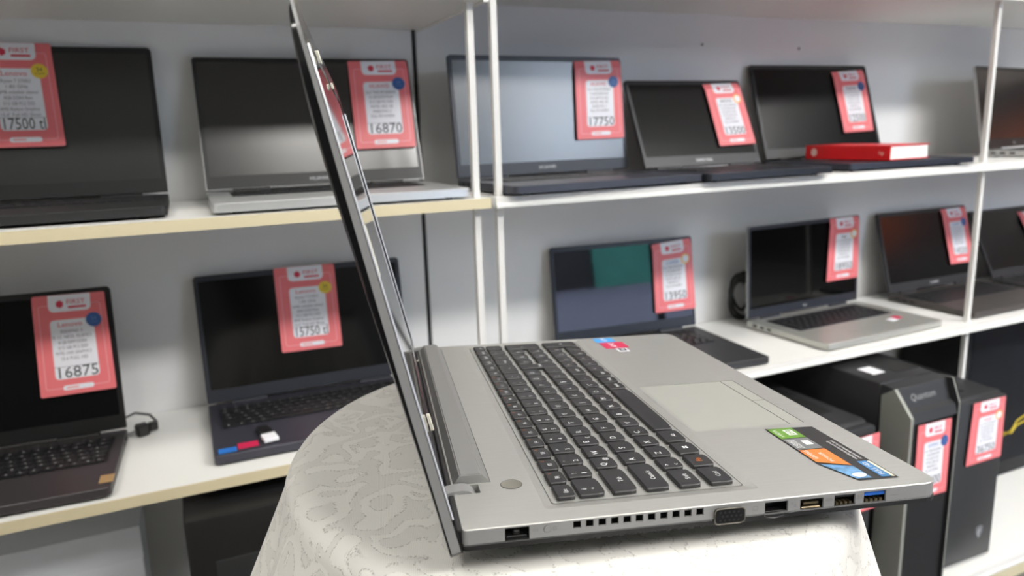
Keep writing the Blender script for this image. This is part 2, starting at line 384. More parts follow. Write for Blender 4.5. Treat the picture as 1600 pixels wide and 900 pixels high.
# ------------------------------------------------------------------ shop laptops
def lap_mats(key, body, lid, bezel, metal=0.0, rough=0.45, screen_rough=0.12, sspec=0.5, scoat=0.0):
    return dict(body=mat(key + '_body', srgb(*body), rough, metal, noise=0.02), lid=mat(key + '_lid', srgb(*lid), rough, metal, noise=0.02),
                bezel=mat(key + '_bezel', srgb(*bezel), 0.4, noise=0.02),
                screen=mat(key + '_panel', srgb(11, 12, 13), screen_rough, noise=0.02, spec=sspec, coat=scoat))
HZ = 0.019
def shop_laptop(label, x, y, yaw, wd, h, dp, th, zs, ms, logo=None, numpad=False, group='laptops on display', keycol=None, pad=True, deckcol=None):
    root = thing('laptop', label, 'laptop', (x, y, zs + GAP), (0, 0, yaw), group)
    hw = wd / 2
    # base: rounded slab, thinner at the front
    bm = bmesh.new(); slab(bm, rrect(-hw, -dp, hw, 0.004, (0.008, 0.008, 0.004, 0.004), 4), 0.002, 0.0165, 0.0012)
    for v in bm.verts:
        if v.co.z < 0.004 and v.co.y < -dp * 0.5: v.co.z += 0.002
    base = obj('base', bm, ms['body'], root, True)
    bm = bmesh.new()
    for sx in (-1, 1):
        for yy in (-0.02, -dp + 0.02): cyl(bm, (sx * (hw - 0.03), yy, 0.0), (0, 0, 1), 0.006, 0.005, 12)
    obj('rubber_feet', bm, M_black, root)
    bm = bmesh.new()
    for k in range(3): box(bm, (-hw - 0.0003, -0.030 - 0.022 * k, 0.0075), (-hw + 0.004, -0.018 - 0.022 * k, 0.0125))
    obj('side_ports', bm, M_hole, base)
    bm = bmesh.new()
    for k in range(2): box(bm, (hw - 0.004, -0.030 - 0.022 * k, 0.0075), (hw + 0.0003, -0.018 - 0.022 * k, 0.0125))
    obj('side_ports', bm, M_hole, base)
    # keyboard: sunk plate with six rows of keys
    kw = wd * (0.90 if numpad else 0.80); kx0 = -kw / 2; ky1 = -0.026; kd = 0.098; cols = 18 if numpad else 15
    bm = bmesh.new(); plate(bm, rrect(kx0 - 0.004, ky1 - kd - 0.004, -kx0 + 0.004, ky1 + 0.004, 0.003, 3), z=0.0167, mi=0)
    pitch = kw / cols; rows = 6
    for r_ in range(rows):
        rh = kd / 6
        y1 = ky1 - r_ * rh; xx = kx0
        widths = [1.0] * cols
        if r_ == 5: widths = [1.3, 1, 1, 1, 5] + [1] * (cols - 9) + [0.7]
        elif r_ in (2, 3, 4): widths = [1.4 + 0.25 * (r_ - 2)] + [1] * (cols - 3) + [1.6 - 0.25 * (r_ - 2)]
        s_ = kw / sum(widths)
        for wk in widths:
            a, b_ = xx + 0.0012, xx + wk * s_ - 0.0012; xx += wk * s_
            box(bm, (a, y1 - rh + 0.0012, 0.0165), (b_, y1 - 0.0012, 0.0183), 0.0, mi=1)
            if wk < 1.8:
                cx, cy = (a + b_) / 2 - 0.002, y1 - rh * 0.45
                q = [bm.verts.new((cx + dx, cy + dy, 0.01835)) for dx, dy in ((-0.0014, -0.0014), (0.0014, -0.0014), (0.0014, 0.0014), (-0.0014, 0.0014))]
                bm.faces.new(q).material_index = 2
    kc = keycol or ms['bezel']
    obj('keyboard', bm, [kc, M_key, MATS['legend_dim']], root)
    if pad:
        bm = bmesh.new(); slab(bm, rrect(-0.06, -dp + 0.012, 0.045, ky1 - kd - 0.014, 0.003, 3), 0.0160, 0.0168)
        obj('touchpad', bm, deckcol or ms['body'], root)
    # hinge barrel
    for s_ in (-1, 1): obj('hinge', cyl(bmesh.new(), (s_ * hw * 0.62 - 0.03, 0.0, HZ - 0.003), (1, 0, 0), 0.0045, 0.06, 14), ms['bezel'], root, True)
    # lid in its own leaned frame: u across, v up the screen, n towards the viewer
    Ml = Matrix.Translation((0, 0, HZ)) @ Matrix.Rotation(-th, 4, 'X') @ Matrix.Rotation(R(90), 4, 'X')
    bm = bmesh.new(); slab(bm, rrect(-hw, 0.001, hw, h, (0.002, 0.002, 0.007, 0.007), 4), -0.0055, -0.0004, 0.0004)
    lid = obj('lid', bm, ms['lid'], root, True, Ml)
    s0, s1, t0, t1 = -hw + 0.0075, hw - 0.0075, 0.024, h - 0.010
    bm = bmesh.new()
    plate(bm, rrect(-hw + 0.0012, 0.002, hw - 0.0012, h - 0.0012, (0.002, 0.002, 0.006, 0.006), 4), [rrect(s0, t0, s1, t1, 0.001, 1)], fn=lambda a, b_: (a, b_, 0.0002))
    obj('bezel', bm, ms['bezel'], lid, False, Ml)
    bm = bmesh.new(); plate(bm, rrect(s0, t0, s1, t1, 0), fn=lambda a, b_: (a, b_, -0.0002))
    obj('screen', bm, ms['screen'], lid, False, Ml)
    bm = bmesh.new(); cyl(bm, (0, h - 0.0055, 0.0), (0, 0, 1), 0.0016, 0.0005, 10); obj('webcam', bm, M_hole, lid, False, Ml)
    if logo:
        bm = bmesh.new(); text(bm, logo, 0.0085, lambda a, b_: (a, b_ + 0.0125, 0.0006), width=0.006 * len(logo)); obj('logo', bm, M_legend, lid, False, Ml)
    Mw = Matrix.Translation((x, y, zs)) @ Matrix.Rotation(yaw, 4, 'Z') @ Ml
    P = lambda u, v, n: tuple(Mw @ Vector((u, v, n + 0.006)))
    Bw = Matrix.Translation((x, y, zs)) @ Matrix.Rotation(yaw, 4, 'Z')
    return root, P
mat('legend_dim', srgb(150, 150, 152), 0.6, noise=0.03)

SPEC = ['15.6" FHD IPS EKRAN', '16 GB DDR4 RAM', '512 GB M.2 SSD', 'INTEL IRIS XE', 'WINDOWS 11', 'FULL HD KAMERA']
SPEC2 = ['IDEAPAD 3', 'I5 12. NESIL ISLEMCI', '8 GB RAM DDR4', '512 GB M.2 SSD', 'INTEL UHD GRAPHICS', '15.6 FULL HD']
SPECA = ['Ryzen 7 5700U', '1.80 GHz', '16MB onbellek islemci', '8GB DDR4 Ram', '512 GB M.2 SSD', 'AMD Radeon Graphics', '15.6" Full HD Ekran']
L = {}
mA = lap_mats('charcoal', (30, 31, 32), (22, 22, 23), (26, 27, 28), rough=0.5, screen_rough=0.30, sspec=0.9)
mB = lap_mats('silver', (206, 208, 208), (200, 202, 202), (30, 31, 32), 0.55, 0.35, screen_rough=0.24, sspec=1.0)
mC = lap_mats('space_grey', (66, 69, 78), (54, 58, 66), (42, 45, 54), 0.3, 0.4, screen_rough=0.27, sspec=1.0, scoat=1.0)
mD = lap_mats('jet', (34, 38, 46), (20, 20, 22), (40, 42, 46), 0.1, 0.42, screen_rough=0.26, sspec=0.25)
mE = lap_mats('ink', (44, 48, 58), (24, 24, 25), (26, 26, 27), 0.2, 0.4, screen_rough=0.24, sspec=0.22)
mF = lap_mats('ash', (190, 190, 188), (186, 186, 184), (34, 32, 32), 0.5, 0.35, screen_rough=0.22, sspec=1.0)
mG = lap_mats('mauve_grey', (62, 58, 60), (38, 38, 40), (20, 20, 21), 0.2, 0.42, screen_rough=0.12)
mH = lap_mats('navy_grey', (62, 62, 72), (40, 42, 48), (38, 41, 50), 0.25, 0.42, screen_rough=0.12)
mI = lap_mats('steel_navy', (58, 58, 60), (40, 42, 48), (30, 34, 44), 0.2, 0.42, screen_rough=0.03)
mJ = lap_mats('pale_silver', (196, 196, 190), (170, 172, 170), (42, 44, 54), 0.6, 0.34, screen_rough=0.05, sspec=0.35)
mK = lap_mats('taupe', (78, 74, 72), (44, 42, 42), (46, 46, 48), 0.25, 0.42, screen_rough=0.16, sspec=1.0)
mL = lap_mats('graphite', (54, 54, 56), (40, 41, 44), (44, 45, 48), 0.2, 0.45, screen_rough=0.3)
UP = 'laptops on the upper shelf'; LO = 'laptops on the lower shelf'
D_ = math.radians
lapA, PA = shop_laptop('black laptop at the left end of the upper shelf, cropped by the photo edge', -0.299, 1.051, D_(-0.4), 0.362, 0.237, 0.258, D_(8.8), ZU, mA, group=UP, numpad=True)
lapB, PB = shop_laptop('laptop with silver base behind the lid of the big silver laptop, upper shelf', 0.127, 1.011, D_(-0.8), 0.375, 0.229, 0.244, D_(15.9), ZU, mB, 'HUAWEI', group=UP)
lapC, PC = shop_laptop('grey laptop with bright bluish screen behind the two white posts', 0.555, 0.974, D_(2.0), 0.377, 0.223, 0.229, D_(7.2), ZU, mC, 'HUAWEI', group=UP)
lapD, PD = shop_laptop('smaller black laptop leaning far back between two larger ones, upper shelf', 0.905, 0.935, D_(-0.4), 0.299, 0.195, 0.197, D_(24.5), ZU, mD, 'SAMSUNG', group=UP)
lapE, PE = shop_laptop('black laptop with a red book lying on its keyboard', 1.322, 1.003, D_(-3.2), 0.358, 0.229, 0.246, D_(18.6), ZU, mE, group=UP)
lapF, PF = shop_laptop('silver laptop at the right end of the upper shelf behind the right post', 1.964, 0.960, D_(10.1), 0.363, 0.214, 0.224, D_(10.6), ZU, mF, 'hp', group=UP)
lapG, PG = shop_laptop('dark laptop at the left end of the lower shelf with a gold palm sticker', -0.404, 0.993, D_(-2.8), 0.362, 0.234, 0.219, D_(9.2), ZL, mG, numpad=True, group=LO)
lapH, PH = shop_laptop('navy grey laptop behind the tablecloth, a white USB stick on its palm rest', 0.087, 1.031, D_(-0.5), 0.370, 0.227, 0.234, D_(10.5), ZL, mH, numpad=True, group=LO)
lapI, PI_ = shop_laptop('dark laptop mirroring the street, directly behind the far corner of the silver laptop', 0.785, 1.040, D_(-4.6), 0.355, 0.209, 0.262, D_(7.4), ZL, mI, group=LO)
lapJ, PJ = shop_laptop('silver laptop with black screen on the lower shelf beside the coiled cable', 1.282, 1.007, D_(1.8), 0.375, 0.222, 0.234, D_(2.4), ZL, mJ, 'hp', group=LO)
lapK, PK = shop_laptop('brownish grey laptop with an orange reflection beside the right post, lower shelf', 1.778, 1.019, D_(0.2), 0.361, 0.217, 0.234, D_(15.5), ZL, mK, 'CASPER', numpad=True, group=LO)
lapL, PL_ = shop_laptop('graphite laptop at the right edge of the lower shelf, half hidden by the post', 2.183, 1.003, D_(0.2), 0.362, 0.205, 0.237, D_(25.8), ZL, mL, group=LO)
T = 'price tags on the laptops'
price_tag('red price tag reading 17500 tl with a yellow badge, at the left photo edge', PA, [(-0.065, 0.242), (0.040, 0.241), (0.044, 0.081), (-0.061, 0.081)], '17500 tl', 'Lenovo', M_tagred, M_tyel, SPECA, 0.003, T)
price_tag('red price tag reading 16870 on the laptop with silver base', PB, [(0.073, 0.223), (0.183, 0.225), (0.179, 0.061), (0.069, 0.060)], '16870', 'HUAWEI', M_tagred, M_tblue, SPEC, 0, T)
price_tag('red price tag reading 17750 on the bright bluish screen', PC, [(0.076, 0.214), (0.184, 0.217), (0.180, 0.063), (0.069, 0.062)], '17750', 'HUAWEI', M_tagred, M_tblue, SPEC, 0, T)
price_tag('slanting red price tag on the smaller black laptop leaning far back', PD, [(0.046, 0.185), (0.142, 0.188), (0.144, 0.043), (0.046, 0.040)], '13500', 'SAMSUNG', M_tblk, M_tora, SPEC, 0, T, True)
price_tag('red price tag above the red book', PE, [(0.062, 0.211), (0.164, 0.217), (0.158, 0.059), (0.064, 0.056)], '12500', 'MONSTER', M_tblk, M_tblue, SPEC, 0, T)
price_tag('red price tag reading 16875 with a blue badge on the lower left laptop', PG, [(0.072, 0.228), (0.173, 0.227), (0.175, 0.070), (0.069, 0.069)], '16875', 'Lenovo', M_tagred, M_tblue, SPEC2, 0.003, T)
price_tag('red price tag reading 15750 tl with a yellow badge, left of the open lid', PH, [(-0.049, 0.228), (0.060, 0.227), (0.058, 0.072), (-0.051, 0.074)], '15750 tl', 'Lenovo', M_tagred, M_tyel, SPECA, 0.003, T)
price_tag('red price tag reading 13950 on the laptop mirroring the street', PI_, [(0.070, 0.197), (0.172, 0.205), (0.175, 0.042), (0.069, 0.041)], '13950', 'CASPER', M_hblue, M_tora, SPEC, 0, T, True)
price_tag('red price tag reading 18950 on the silver laptop beside the coiled cable', PJ, [(0.077, 0.220), (0.180, 0.220), (0.180, 0.063), (0.067, 0.063)], '18950', 'hp', M_tblk, M_tora, SPEC, 0, T, True)
price_tag('red price tag with blue badge just left of the right post, lower shelf', PK, [(0.069, 0.211), (0.172, 0.213), (0.169, 0.053), (0.071, 0.054)], '14500', 'CASPER', M_hblue, M_tblue, SPEC, 0, T)
price_tag('red price tag cut off by the right photo edge, lower shelf', PL_, [(0.028, 0.187), (0.133, 0.187), (0.138, 0.027), (0.040, 0.026)], '15500', 'CASPER', M_hblue, M_tblue, SPEC, 0, T)

# palm-rest stickers of the shop laptops
def flat_patch(name, parent, wx, wy, wz, sx, sy, yaw, m, h=0.0004):
    px, py, pz = parent.location; pr = parent.rotation_euler.z
    dx, dy = wx - px, wy - py; c_, s_ = math.cos(-pr), math.sin(-pr)
    lx, ly = dx * c_ - dy * s_, dx * s_ + dy * c_
    bm = bmesh.new(); box(bm, (-sx / 2, -sy / 2, 0), (sx / 2, sy / 2, h))
    return obj(name, bm, m, parent, False, Matrix.Translation((lx, ly, 0.0166)) @ Matrix.Rotation(yaw, 4, 'Z'))
M_sred = mat('sticker_red', srgb(206, 40, 84), 0.4, noise=0.05); M_sblue = mat('sticker_blue', srgb(46, 116, 200), 0.4, noise=0.05)
M_gold = mat('sticker_gold', srgb(196, 164, 112), 0.35, 0.4, noise=0.04)
flat_patch('processor_sticker', lapH, -0.080, 0.815, ZL + 0.0165, 0.026, 0.018, 0, M_sblue)
flat_patch('graphics_sticker', lapH, -0.050, 0.822, ZL + 0.0165, 0.030, 0.022, 0, M_sred)
flat_patch('sticker', lapG, -0.240, 0.797, ZL + 0.0165, 0.018, 0.026, 0, M_gold)
flat_patch('graphics_sticker', lapJ, 1.410, 0.850, ZL + 0.0165, 0.022, 0.020, 0, M_sred)
flat_patch('processor_sticker', lapJ, 1.385, 0.840, ZL + 0.0165, 0.022, 0.020, 0, M_tagw)

# white USB receiver lying on the navy laptop
t = thing('usb_receiver', 'white USB stick with black cap lying on the navy grey laptop palm rest', 'usb stick', (-0.020, 0.840, ZL + 0.0192), (0, 0, R(8)))
obj('plug', bx((-0.011, -0.030, 0), (0.011, -0.004, 0.006), 0.001), M_tagw, t)
obj('cap', bx((-0.010, -0.004, 0), (0.010, 0.030, 0.007), 0.0015), M_black, t)

# red book on the keyboard of the laptop E
bk = thing('book', 'thick red book lying on the keyboard of a black laptop', 'book', (1.296, 0.872, ZU + 0.0192), (0, 0, R(6)))
M_book = mat('book_red', srgb(222, 34, 38), 0.35, noise=0.02); M_pages = mat('book_pages', srgb(244, 243, 238), 0.7, noise=0.04, nscale=200, stretch=(0.02, 0.02, 8))
bl, bw, bh = 0.205, 0.138, 0.030
bm = bmesh.new()
box(bm, (-bw / 2, -bl / 2, 0), (bw / 2, bl / 2, 0.0018)); box(bm, (-bw / 2, -bl / 2, bh - 0.0018), (bw / 2, bl / 2, bh)); box(bm, (-bw / 2, -bl / 2, 0.0018), (-bw / 2 + 0.002, bl / 2, bh - 0.0018))
obj('cover', bm, M_book, bk)
obj('pages', bx((-bw / 2 + 0.002, -bl / 2 + 0.002, 0.0018), (bw / 2 - 0.003, bl / 2 - 0.003, bh - 0.0018)), M_pages, bk)
bm = bmesh.new()
fs_ = lambda oy: (lambda a, b_: (-bw / 2 - 0.0003, oy - a, bh / 2 + b_))
plate(bm, [(0.008 * math.cos(R(30 * k)), 0.009 * math.sin(R(30 * k))) for k in range(12)], fn=fs_(bl / 2 - 0.022))
text(bm, 'hp', 0.012, fs_(-bl / 2 + 0.02))
obj('spine_print', bm, mat('spine_print', srgb(240, 200, 190), 0.5, noise=0.05), bk)

# cable and plug beside the lower left laptop
cb = thing('power_cable', 'thin grey cable with black plug beside the lower left laptop', 'cable', (-0.20, 1.0, ZL + 0.001))
bm = bmesh.new()
tube(bm, [(-0.03, 0.030, 0.020), (-0.012, 0.032, 0.026), (0.010, 0.022, 0.022), (0.020, 0.006, 0.014), (0.018, -0.004, 0.012)], 0.0022)
tube(bm, [(-0.009, -0.014, 0.010), (-0.024, -0.020, 0.008), (-0.045, -0.026, 0.005)], 0.0022)
obj('cord', bm, mat('grey_cord', srgb(88, 88, 90), 0.5, noise=0.03), cb, True)
Mx = Matrix.Translation((0.004, -0.009, 0.011)) @ Matrix.Rotation(R(20), 4, 'Z')
bm = bmesh.new(); box(bm, (-0.016, -0.009, -0.011), (0.004, 0.009, 0.009), 0.003); box(bm, (0.004, -0.0065, -0.007), (0.018, 0.0065, 0.007), 0.002)
obj('plug', bm, M_black, cb, False, Mx)
# coiled black cable behind the silver laptop
cc = thing('cable_coil', 'coiled black power cable standing behind the left edge of a silver laptop', 'cable', (1.128, 1.062, ZL + 0.0004))
for k, (ox, oz, rx, rz, tl) in enumerate(((0.0, 0.064, 0.040, 0.058, 0.0), (0.006, 0.062, 0.034, 0.056, 0.25), (0.012, 0.058, 0.040, 0.050, -0.2), (0.004, 0.072, 0.030, 0.046, 0.1), (0.010, 0.052, 0.036, 0.047, 0.4))):
    bm = bmesh.new()
    pts = []
    for a in range(28):
        q = 2 * math.pi * a / 28
        xx, zz = rx * math.cos(q), rz * math.sin(q)
        pts.append((ox + xx * math.cos(tl) - zz * math.sin(tl), 0.006 * math.sin(q * 2 + k) + 0.003 * k - 0.004, max(0.004, oz + xx * math.sin(tl) + zz * math.cos(tl))))
    tube(bm, pts, 0.0038, 8, True); obj('loop', bm, M_black, cc, True)
bm = bmesh.new(); box(bm, (-0.004, -0.009, 0.100), (0.022, 0.010, 0.118), 0.004); obj('cable_tie', bm, M_black, cc)

# ------------------------------------------------------------------ computers on the bottom shelf
M_case = mat('case_black_steel', srgb(40, 40, 42), 0.45, noise=0.04)
M_caseb = mat('case_black_plastic', srgb(48, 49, 51), 0.4, noise=0.04)
M_fin = mat('case_grey_fin', srgb(158, 160, 152), 0.38, 0.3, noise=0.02)
M_mesh = mat('case_front_mesh', srgb(20, 20, 21), 0.6, noise=0.3, nscale=900)
PCG = 'desktop computers on the bottom shelf'
# tower with grey fins
tw = thing('computer_tower', 'black desktop tower with grey front fins, a white sticker on its lid', 'computer', (1.2015, 0.62, ZB + GAP), group=PCG)
ZT = 0.51
obj('case', bx((-0.083, 0.03, 0.004), (0.072, 0.43, ZT), 0.006), M_case, tw, True)
bm = bmesh.new()
prof = [(0.03, ZT - 0.003), (0.002, ZT - 0.006), (0.000, ZT - 0.010), (-0.012, ZT - 0.045), (-0.024, ZT - 0.052), (-0.030, ZT - 0.072), (-0.022, ZT - 0.076), (-0.022, 0.006), (0.03, 0.006)]
q0 = [bm.verts.new((-0.078, p[0], p[1])) for p in prof]; q1 = [bm.verts.new((0.070, p[0], p[1])) for p in prof]
bridge(bm, q0, q1); bm.faces.new(list(reversed(q0))); bm.faces.new(q1); bmesh.ops.recalc_face_normals(bm, faces=bm.faces)
obj('front_panel', bm, M_caseb, tw)
for sx in (-1, 1):
    bm = bmesh.new(); pr = [(0.024, ZT - 0.022), (-0.004, ZT - 0.002), (-0.044, ZT - 0.05), (-0.046, 0.002), (0.018, 0.002)]
    if sx > 0: pr = [(0.024, ZT - 0.006), (-0.012, ZT - 0.001), (-0.031, ZT - 0.05), (-0.031, 0.002), (0.018, 0.002)]
    a, b_ = (-0.0865, -0.079) if sx < 0 else (0.0735, 0.0705)
    q0 = [bm.verts.new((a, p[0], p[1])) for p in pr]; q1 = [bm.verts.new((b_, p[0], p[1])) for p in pr]
    bridge(bm, q0, q1); bm.faces.new(list(reversed(q0))); bm.faces.new(q1); bmesh.ops.recalc_face_normals(bm, faces=bm.faces)
    for f in bm.faces:
        f.normal_update()
        if f.normal.x * sx < -0.5: f.material_index = 1
    obj('front_fin', bm, [M_fin, M_case], tw)
bm = bmesh.new(); text(bm, 'Quantum', 0.019, lambda a, b_: (a - 0.006, -0.0062 - 0.0008 + 0.324 * b_, ZT - 0.0275 + 0.0003 + 0.946 * b_), width=0.070)
obj('brand_print', bm, MATS['legend_dim'], tw)
obj('mesh_insert', bx((-0.074, -0.0235, 0.02), (0.068, -0.0215, ZT - 0.075)), M_mesh, tw)
obj('sticker', bx((-0.052, 0.072, ZT), (-0.018, 0.112, ZT + 0.0006)), M_tagw, tw)
obj('top_vent', bx((0.0, 0.06, ZT), (0.07, 0.3, ZT + 0.0008)), M_mesh, tw)
Pt = lambda u, v, n: (1.2015 + u, 0.5930 - n, ZB + ZT + v)
price_tag('red price tag with a blue heading on the tower with grey fins', Pt, [(-0.040, -0.078), (0.058, -0.080), (0.062, -0.241), (-0.037, -0.239)], '25400', 'GAMING', M_hblue, M_tblue, SPEC, 0.0, 'price tags on the towers', None, 0.0)
# tower with a shield badge
tyaw = R(-1.5)
t3 = thing('computer_tower', 'plain black desktop tower with a shield badge low on its front', 'computer', (1.552, 0.661, ZB + GAP), (0, 0, tyaw), PCG)
obj('case', bx((-0.20, 0.012, 0.006), (0.0, 0.36, 0.412), 0.010, 3), M_case, t3, True)
obj('front_panel', bx((-0.198, 0.0, 0.010), (-0.002, 0.014, 0.406), 0.005), M_caseb, t3, True)
obj('feet', box(box(bmesh.new(), (-0.19, 0.02, 0.0), (-0.15, 0.05, 0.008)), (-0.05, 0.02, 0.0), (-0.01, 0.05, 0.008)), M_black, t3)
bm = bmesh.new()
shield = [(-0.012, 0.013), (0.0, 0.017), (0.012, 0.013), (0.011, -0.003), (0.0, -0.018), (-0.011, -0.003)]
plate(bm, [p for p in reversed(shield)], fn=lambda a, b_: (-0.05 + a, -0.0006, 0.076 + b_))
sh = obj('shield_badge', bm, mat('badge_grey', srgb(150, 152, 156), 0.3, 0.6, noise=0.05), t3)
bm = bmesh.new(); plate(bm, [(0.004, 0.010), (-0.002, 0.008), (-0.007, 0.001), (-0.004, -0.010), (0.001, -0.012), (-0.001, -0.003), (0.003, 0.003)], fn=lambda a, b_: (-0.05 + a, -0.0012, 0.076 + b_))
obj('badge_emblem', bm, mat('badge_light', srgb(205, 206, 210), 0.3, 0.5, noise=0.05), sh)
obj('power_button', cyl(bmesh.new(), (-0.09, 0.05, 0.412), (0, 0, 1), 0.006, 0.0012), M_hole, t3)
Rt = Matrix.Translation((1.552, 0.661, ZB)) @ Matrix.Rotation(tyaw, 4, 'Z')
P3 = lambda u, v, n: tuple(Rt @ Vector((u, -0.0055 - n, v)))
price_tag('red price tag reading 36750 on the tower with a shield badge', P3, [(-0.1213, 0.4055), (-0.0170, 0.4055), (-0.0115, 0.2600), (-0.1277, 0.2582)], '36750', 'msi', M_tagred, M_tora, SPEC, 0.0, 'price tags on the towers', True, 0.0)
# lower tower hidden behind the laptop corner
t1 = thing('computer_tower', 'low black desktop tower just beyond the palm rest of the silver laptop', 'computer', (0.965, 0.60, ZB + GAP), (0, 0, 0), PCG)
obj('case', bx((-0.09, 0.02, 0.004), (0.092, 0.40, 0.458), 0.012, 3), M_case, t1, True)
obj('front_panel', bx((-0.088, 0.0, 0.006), (0.090, 0.022, 0.454), 0.008), M_caseb, t1, True)
obj('top_vent', bx((-0.06, 0.08, 0.458), (0.06, 0.33, 0.4588)), M_mesh, t1)
P1 = lambda u, v, n: (0.965 + u, 0.5945 - n, ZB + v)
price_tag('red price tag half hidden behind the front corner of the silver laptop', P1, [(-0.014, 0.438), (0.091, 0.441), (0.094, 0.285), (-0.010, 0.282)], '21500', 'GAMING', M_hblue, M_tblue, SPEC, 0.0, 'price tags on the towers', None, 0.0)
# dark tower at the right with yellow cables
t4 = thing('computer_tower', 'black desktop tower in the dark at the right photo edge', 'computer', (1.90, 0.90, ZB + GAP), (0, 0, 0), PCG)
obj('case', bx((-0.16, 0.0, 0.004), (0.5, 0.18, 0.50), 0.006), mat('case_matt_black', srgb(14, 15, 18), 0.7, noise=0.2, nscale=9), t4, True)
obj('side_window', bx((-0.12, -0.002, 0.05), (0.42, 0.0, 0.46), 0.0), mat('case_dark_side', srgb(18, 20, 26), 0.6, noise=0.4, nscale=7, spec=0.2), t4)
yc = thing('yellow_cable', 'loose loop of thin yellow cable at the right photo edge', 'cable', (1.96, 0.86, ZB + GAP))
M_yel = mat('yellow_cord', srgb(190, 166, 40), 0.5, noise=0.05)
for k in range(2):
    pts = [(-0.056, 0.043, 0.150 + 0.010 * k), (-0.053, 0.010, 0.152 + 0.008 * k), (-0.043, -0.004, 0.170 - 0.008 * k), (-0.015, 0.0, 0.192 - 0.014 * k), (0.03, 0.002, 0.202 - 0.018 * k), (0.07, 0.006, 0.195), (0.11, 0.020, 0.16), (0.13, 0.043, 0.14)]
    obj('strand', tube(bmesh.new(), pts, 0.0022, 6), M_yel, yc, True)
# left: pale box and black tower under the lower shelf
pb = thing('carton', 'pale grey flat box standing under the lower left shelf', 'box', (-0.36, 0.93, ZB + GAP))
obj('carton_body', bx((-0.18, 0.0, 0.0), (0.138, 0.10, 0.415), 0.002), mat('pale_grey_card', srgb(226, 230, 238), 0.5, noise=0.02, nscale=10), pb)
obj('shade_band', bx((-0.181, -0.001, 0.36), (0.139, 0.101, 0.4165), 0.001), mat('pale_grey_card_shade', srgb(220, 224, 232), 0.5, noise=0.02, nscale=10), pb)  # shelf shadow across the box top, put into a darker band
t5 = thing('computer_tower', 'black desktop tower under the lower shelf beside the left side of the tablecloth', 'computer', (0.05, 0.72, ZB + GAP), (0, 0, 0), PCG)
obj('case', bx((-0.20, 0.0, 0.004), (0.20, 0.18, 0.508), 0.005), M_black, t5, True)
obj('side_panel', bx((-0.165, -0.002, 0.30), (0.16, 0.0, 0.44), 0.001), M_caseb, t5)
obj('port_row', bx((-0.15, -0.002, 0.20), (0.1, 0.0, 0.28), 0.001), M_mesh, t5)

# ------------------------------------------------------------------ tablecloth
cm = bpy.data.materials.new('white_damask'); cm.use_nodes = True
nt = cm.node_tree; N = nt.nodes; K = nt.links.new; b = N['Principled BSDF']
b.inputs['Roughness'].default_value = 0.55; b.inputs['Sheen Weight'].default_value = 0.25; b.inputs['Specular IOR Level'].default_value = 0.4
tc = N.new('ShaderNodeTexCoord')
n1 = N.new('ShaderNodeTexNoise'); n1.inputs['Scale'].default_value = 14; n1.inputs['Detail'].default_value = 1
K(tc.outputs['UV'], n1.inputs['Vector'])
vm = N.new('ShaderNodeVectorMath'); vm.operation = 'MULTIPLY_ADD'; vm.inputs[1].default_value = (0.05, 0.05, 0.0)
K(n1.outputs['Color'], vm.inputs[0]); K(tc.outputs['UV'], vm.inputs[2])
vo = N.new('ShaderNodeTexVoronoi'); vo.inputs['Scale'].default_value = 17; vo.feature = 'F1'; K(vm.outputs[0], vo.inputs['Vector'])
def math_(op, a, bb=None, clamp=False):
    m = N.new('ShaderNodeMath'); m.operation = op; m.use_clamp = clamp
    for i, v in enumerate((a, bb)):
        if v is None: continue
        if isinstance(v, (int, float)): m.inputs[i].default_value = v
        else: K(v, m.inputs[i])
    return m.outputs[0]
n2 = N.new('ShaderNodeTexNoise'); n2.inputs['Scale'].default_value = 24; n2.inputs['Detail'].default_value = 0.5; n2.inputs['Distortion'].default_value = 1.4
K(tc.outputs['UV'], n2.inputs['Vector'])
ringv = math_('SINE', math_('ADD', math_('MULTIPLY', vo.outputs['Distance'], 15.0), math_('MULTIPLY', n2.outputs['Fac'], 17.0)))
line = math_('SUBTRACT', 1.0, math_('MULTIPLY', math_('ABSOLUTE', ringv), 2.3), True)
fine = N.new('ShaderNodeTexVoronoi'); fine.inputs['Scale'].default_value = 650; K(tc.outputs['UV'], fine.inputs['Vector'])
dots = math_('LESS_THAN', fine.outputs['Distance'], 0.44)
stitch = math_('MULTIPLY', line, dots)
fill = math_('GREATER_THAN', ringv, 0.05)
wv = N.new('ShaderNodeTexWave'); wv.inputs['Scale'].default_value = 300; wv.inputs['Distortion'].default_value = 0.6; K(tc.outputs['UV'], wv.inputs['Vector'])
cr = N.new('ShaderNodeMix'); cr.data_type = 'RGBA'
cr.inputs['A'].default_value = (*srgb(240, 238, 232), 1); cr.inputs['B'].default_value = (*srgb(168, 165, 160), 1)
K(math_('MULTIPLY', stitch, 0.75), cr.inputs['Factor']); 
wm = N.new('ShaderNodeMix'); wm.data_type = 'RGBA'; wm.blend_type = 'MULTIPLY'; wm.inputs['Factor'].default_value = 1.0
wr = N.new('ShaderNodeMapRange'); wr.inputs['To Min'].default_value = 0.92; wr.inputs['To Max'].default_value = 1.0; K(fill, wr.inputs['Value'])
K(cr.outputs['Result'], wm.inputs['A']); K(wr.outputs[0], wm.inputs['B']); K(wm.outputs['Result'], b.inputs['Base Color'])
rg = N.new('ShaderNodeMapRange'); rg.inputs['To Min'].default_value = 0.62; rg.inputs['To Max'].default_value = 0.40; K(fill, rg.inputs['Value']); K(rg.outputs[0], b.inputs['Roughness'])
hgt = math_('ADD', math_('MULTIPLY', fill, 0.5), math_('ADD', math_('MULTIPLY', wv.outputs['Fac'], 0.12), math_('MULTIPLY', stitch, -0.9)))
bp = N.new('ShaderNodeBump'); bp.inputs['Strength'].default_value = 0.35; bp.inputs['Distance'].default_value = 0.0012
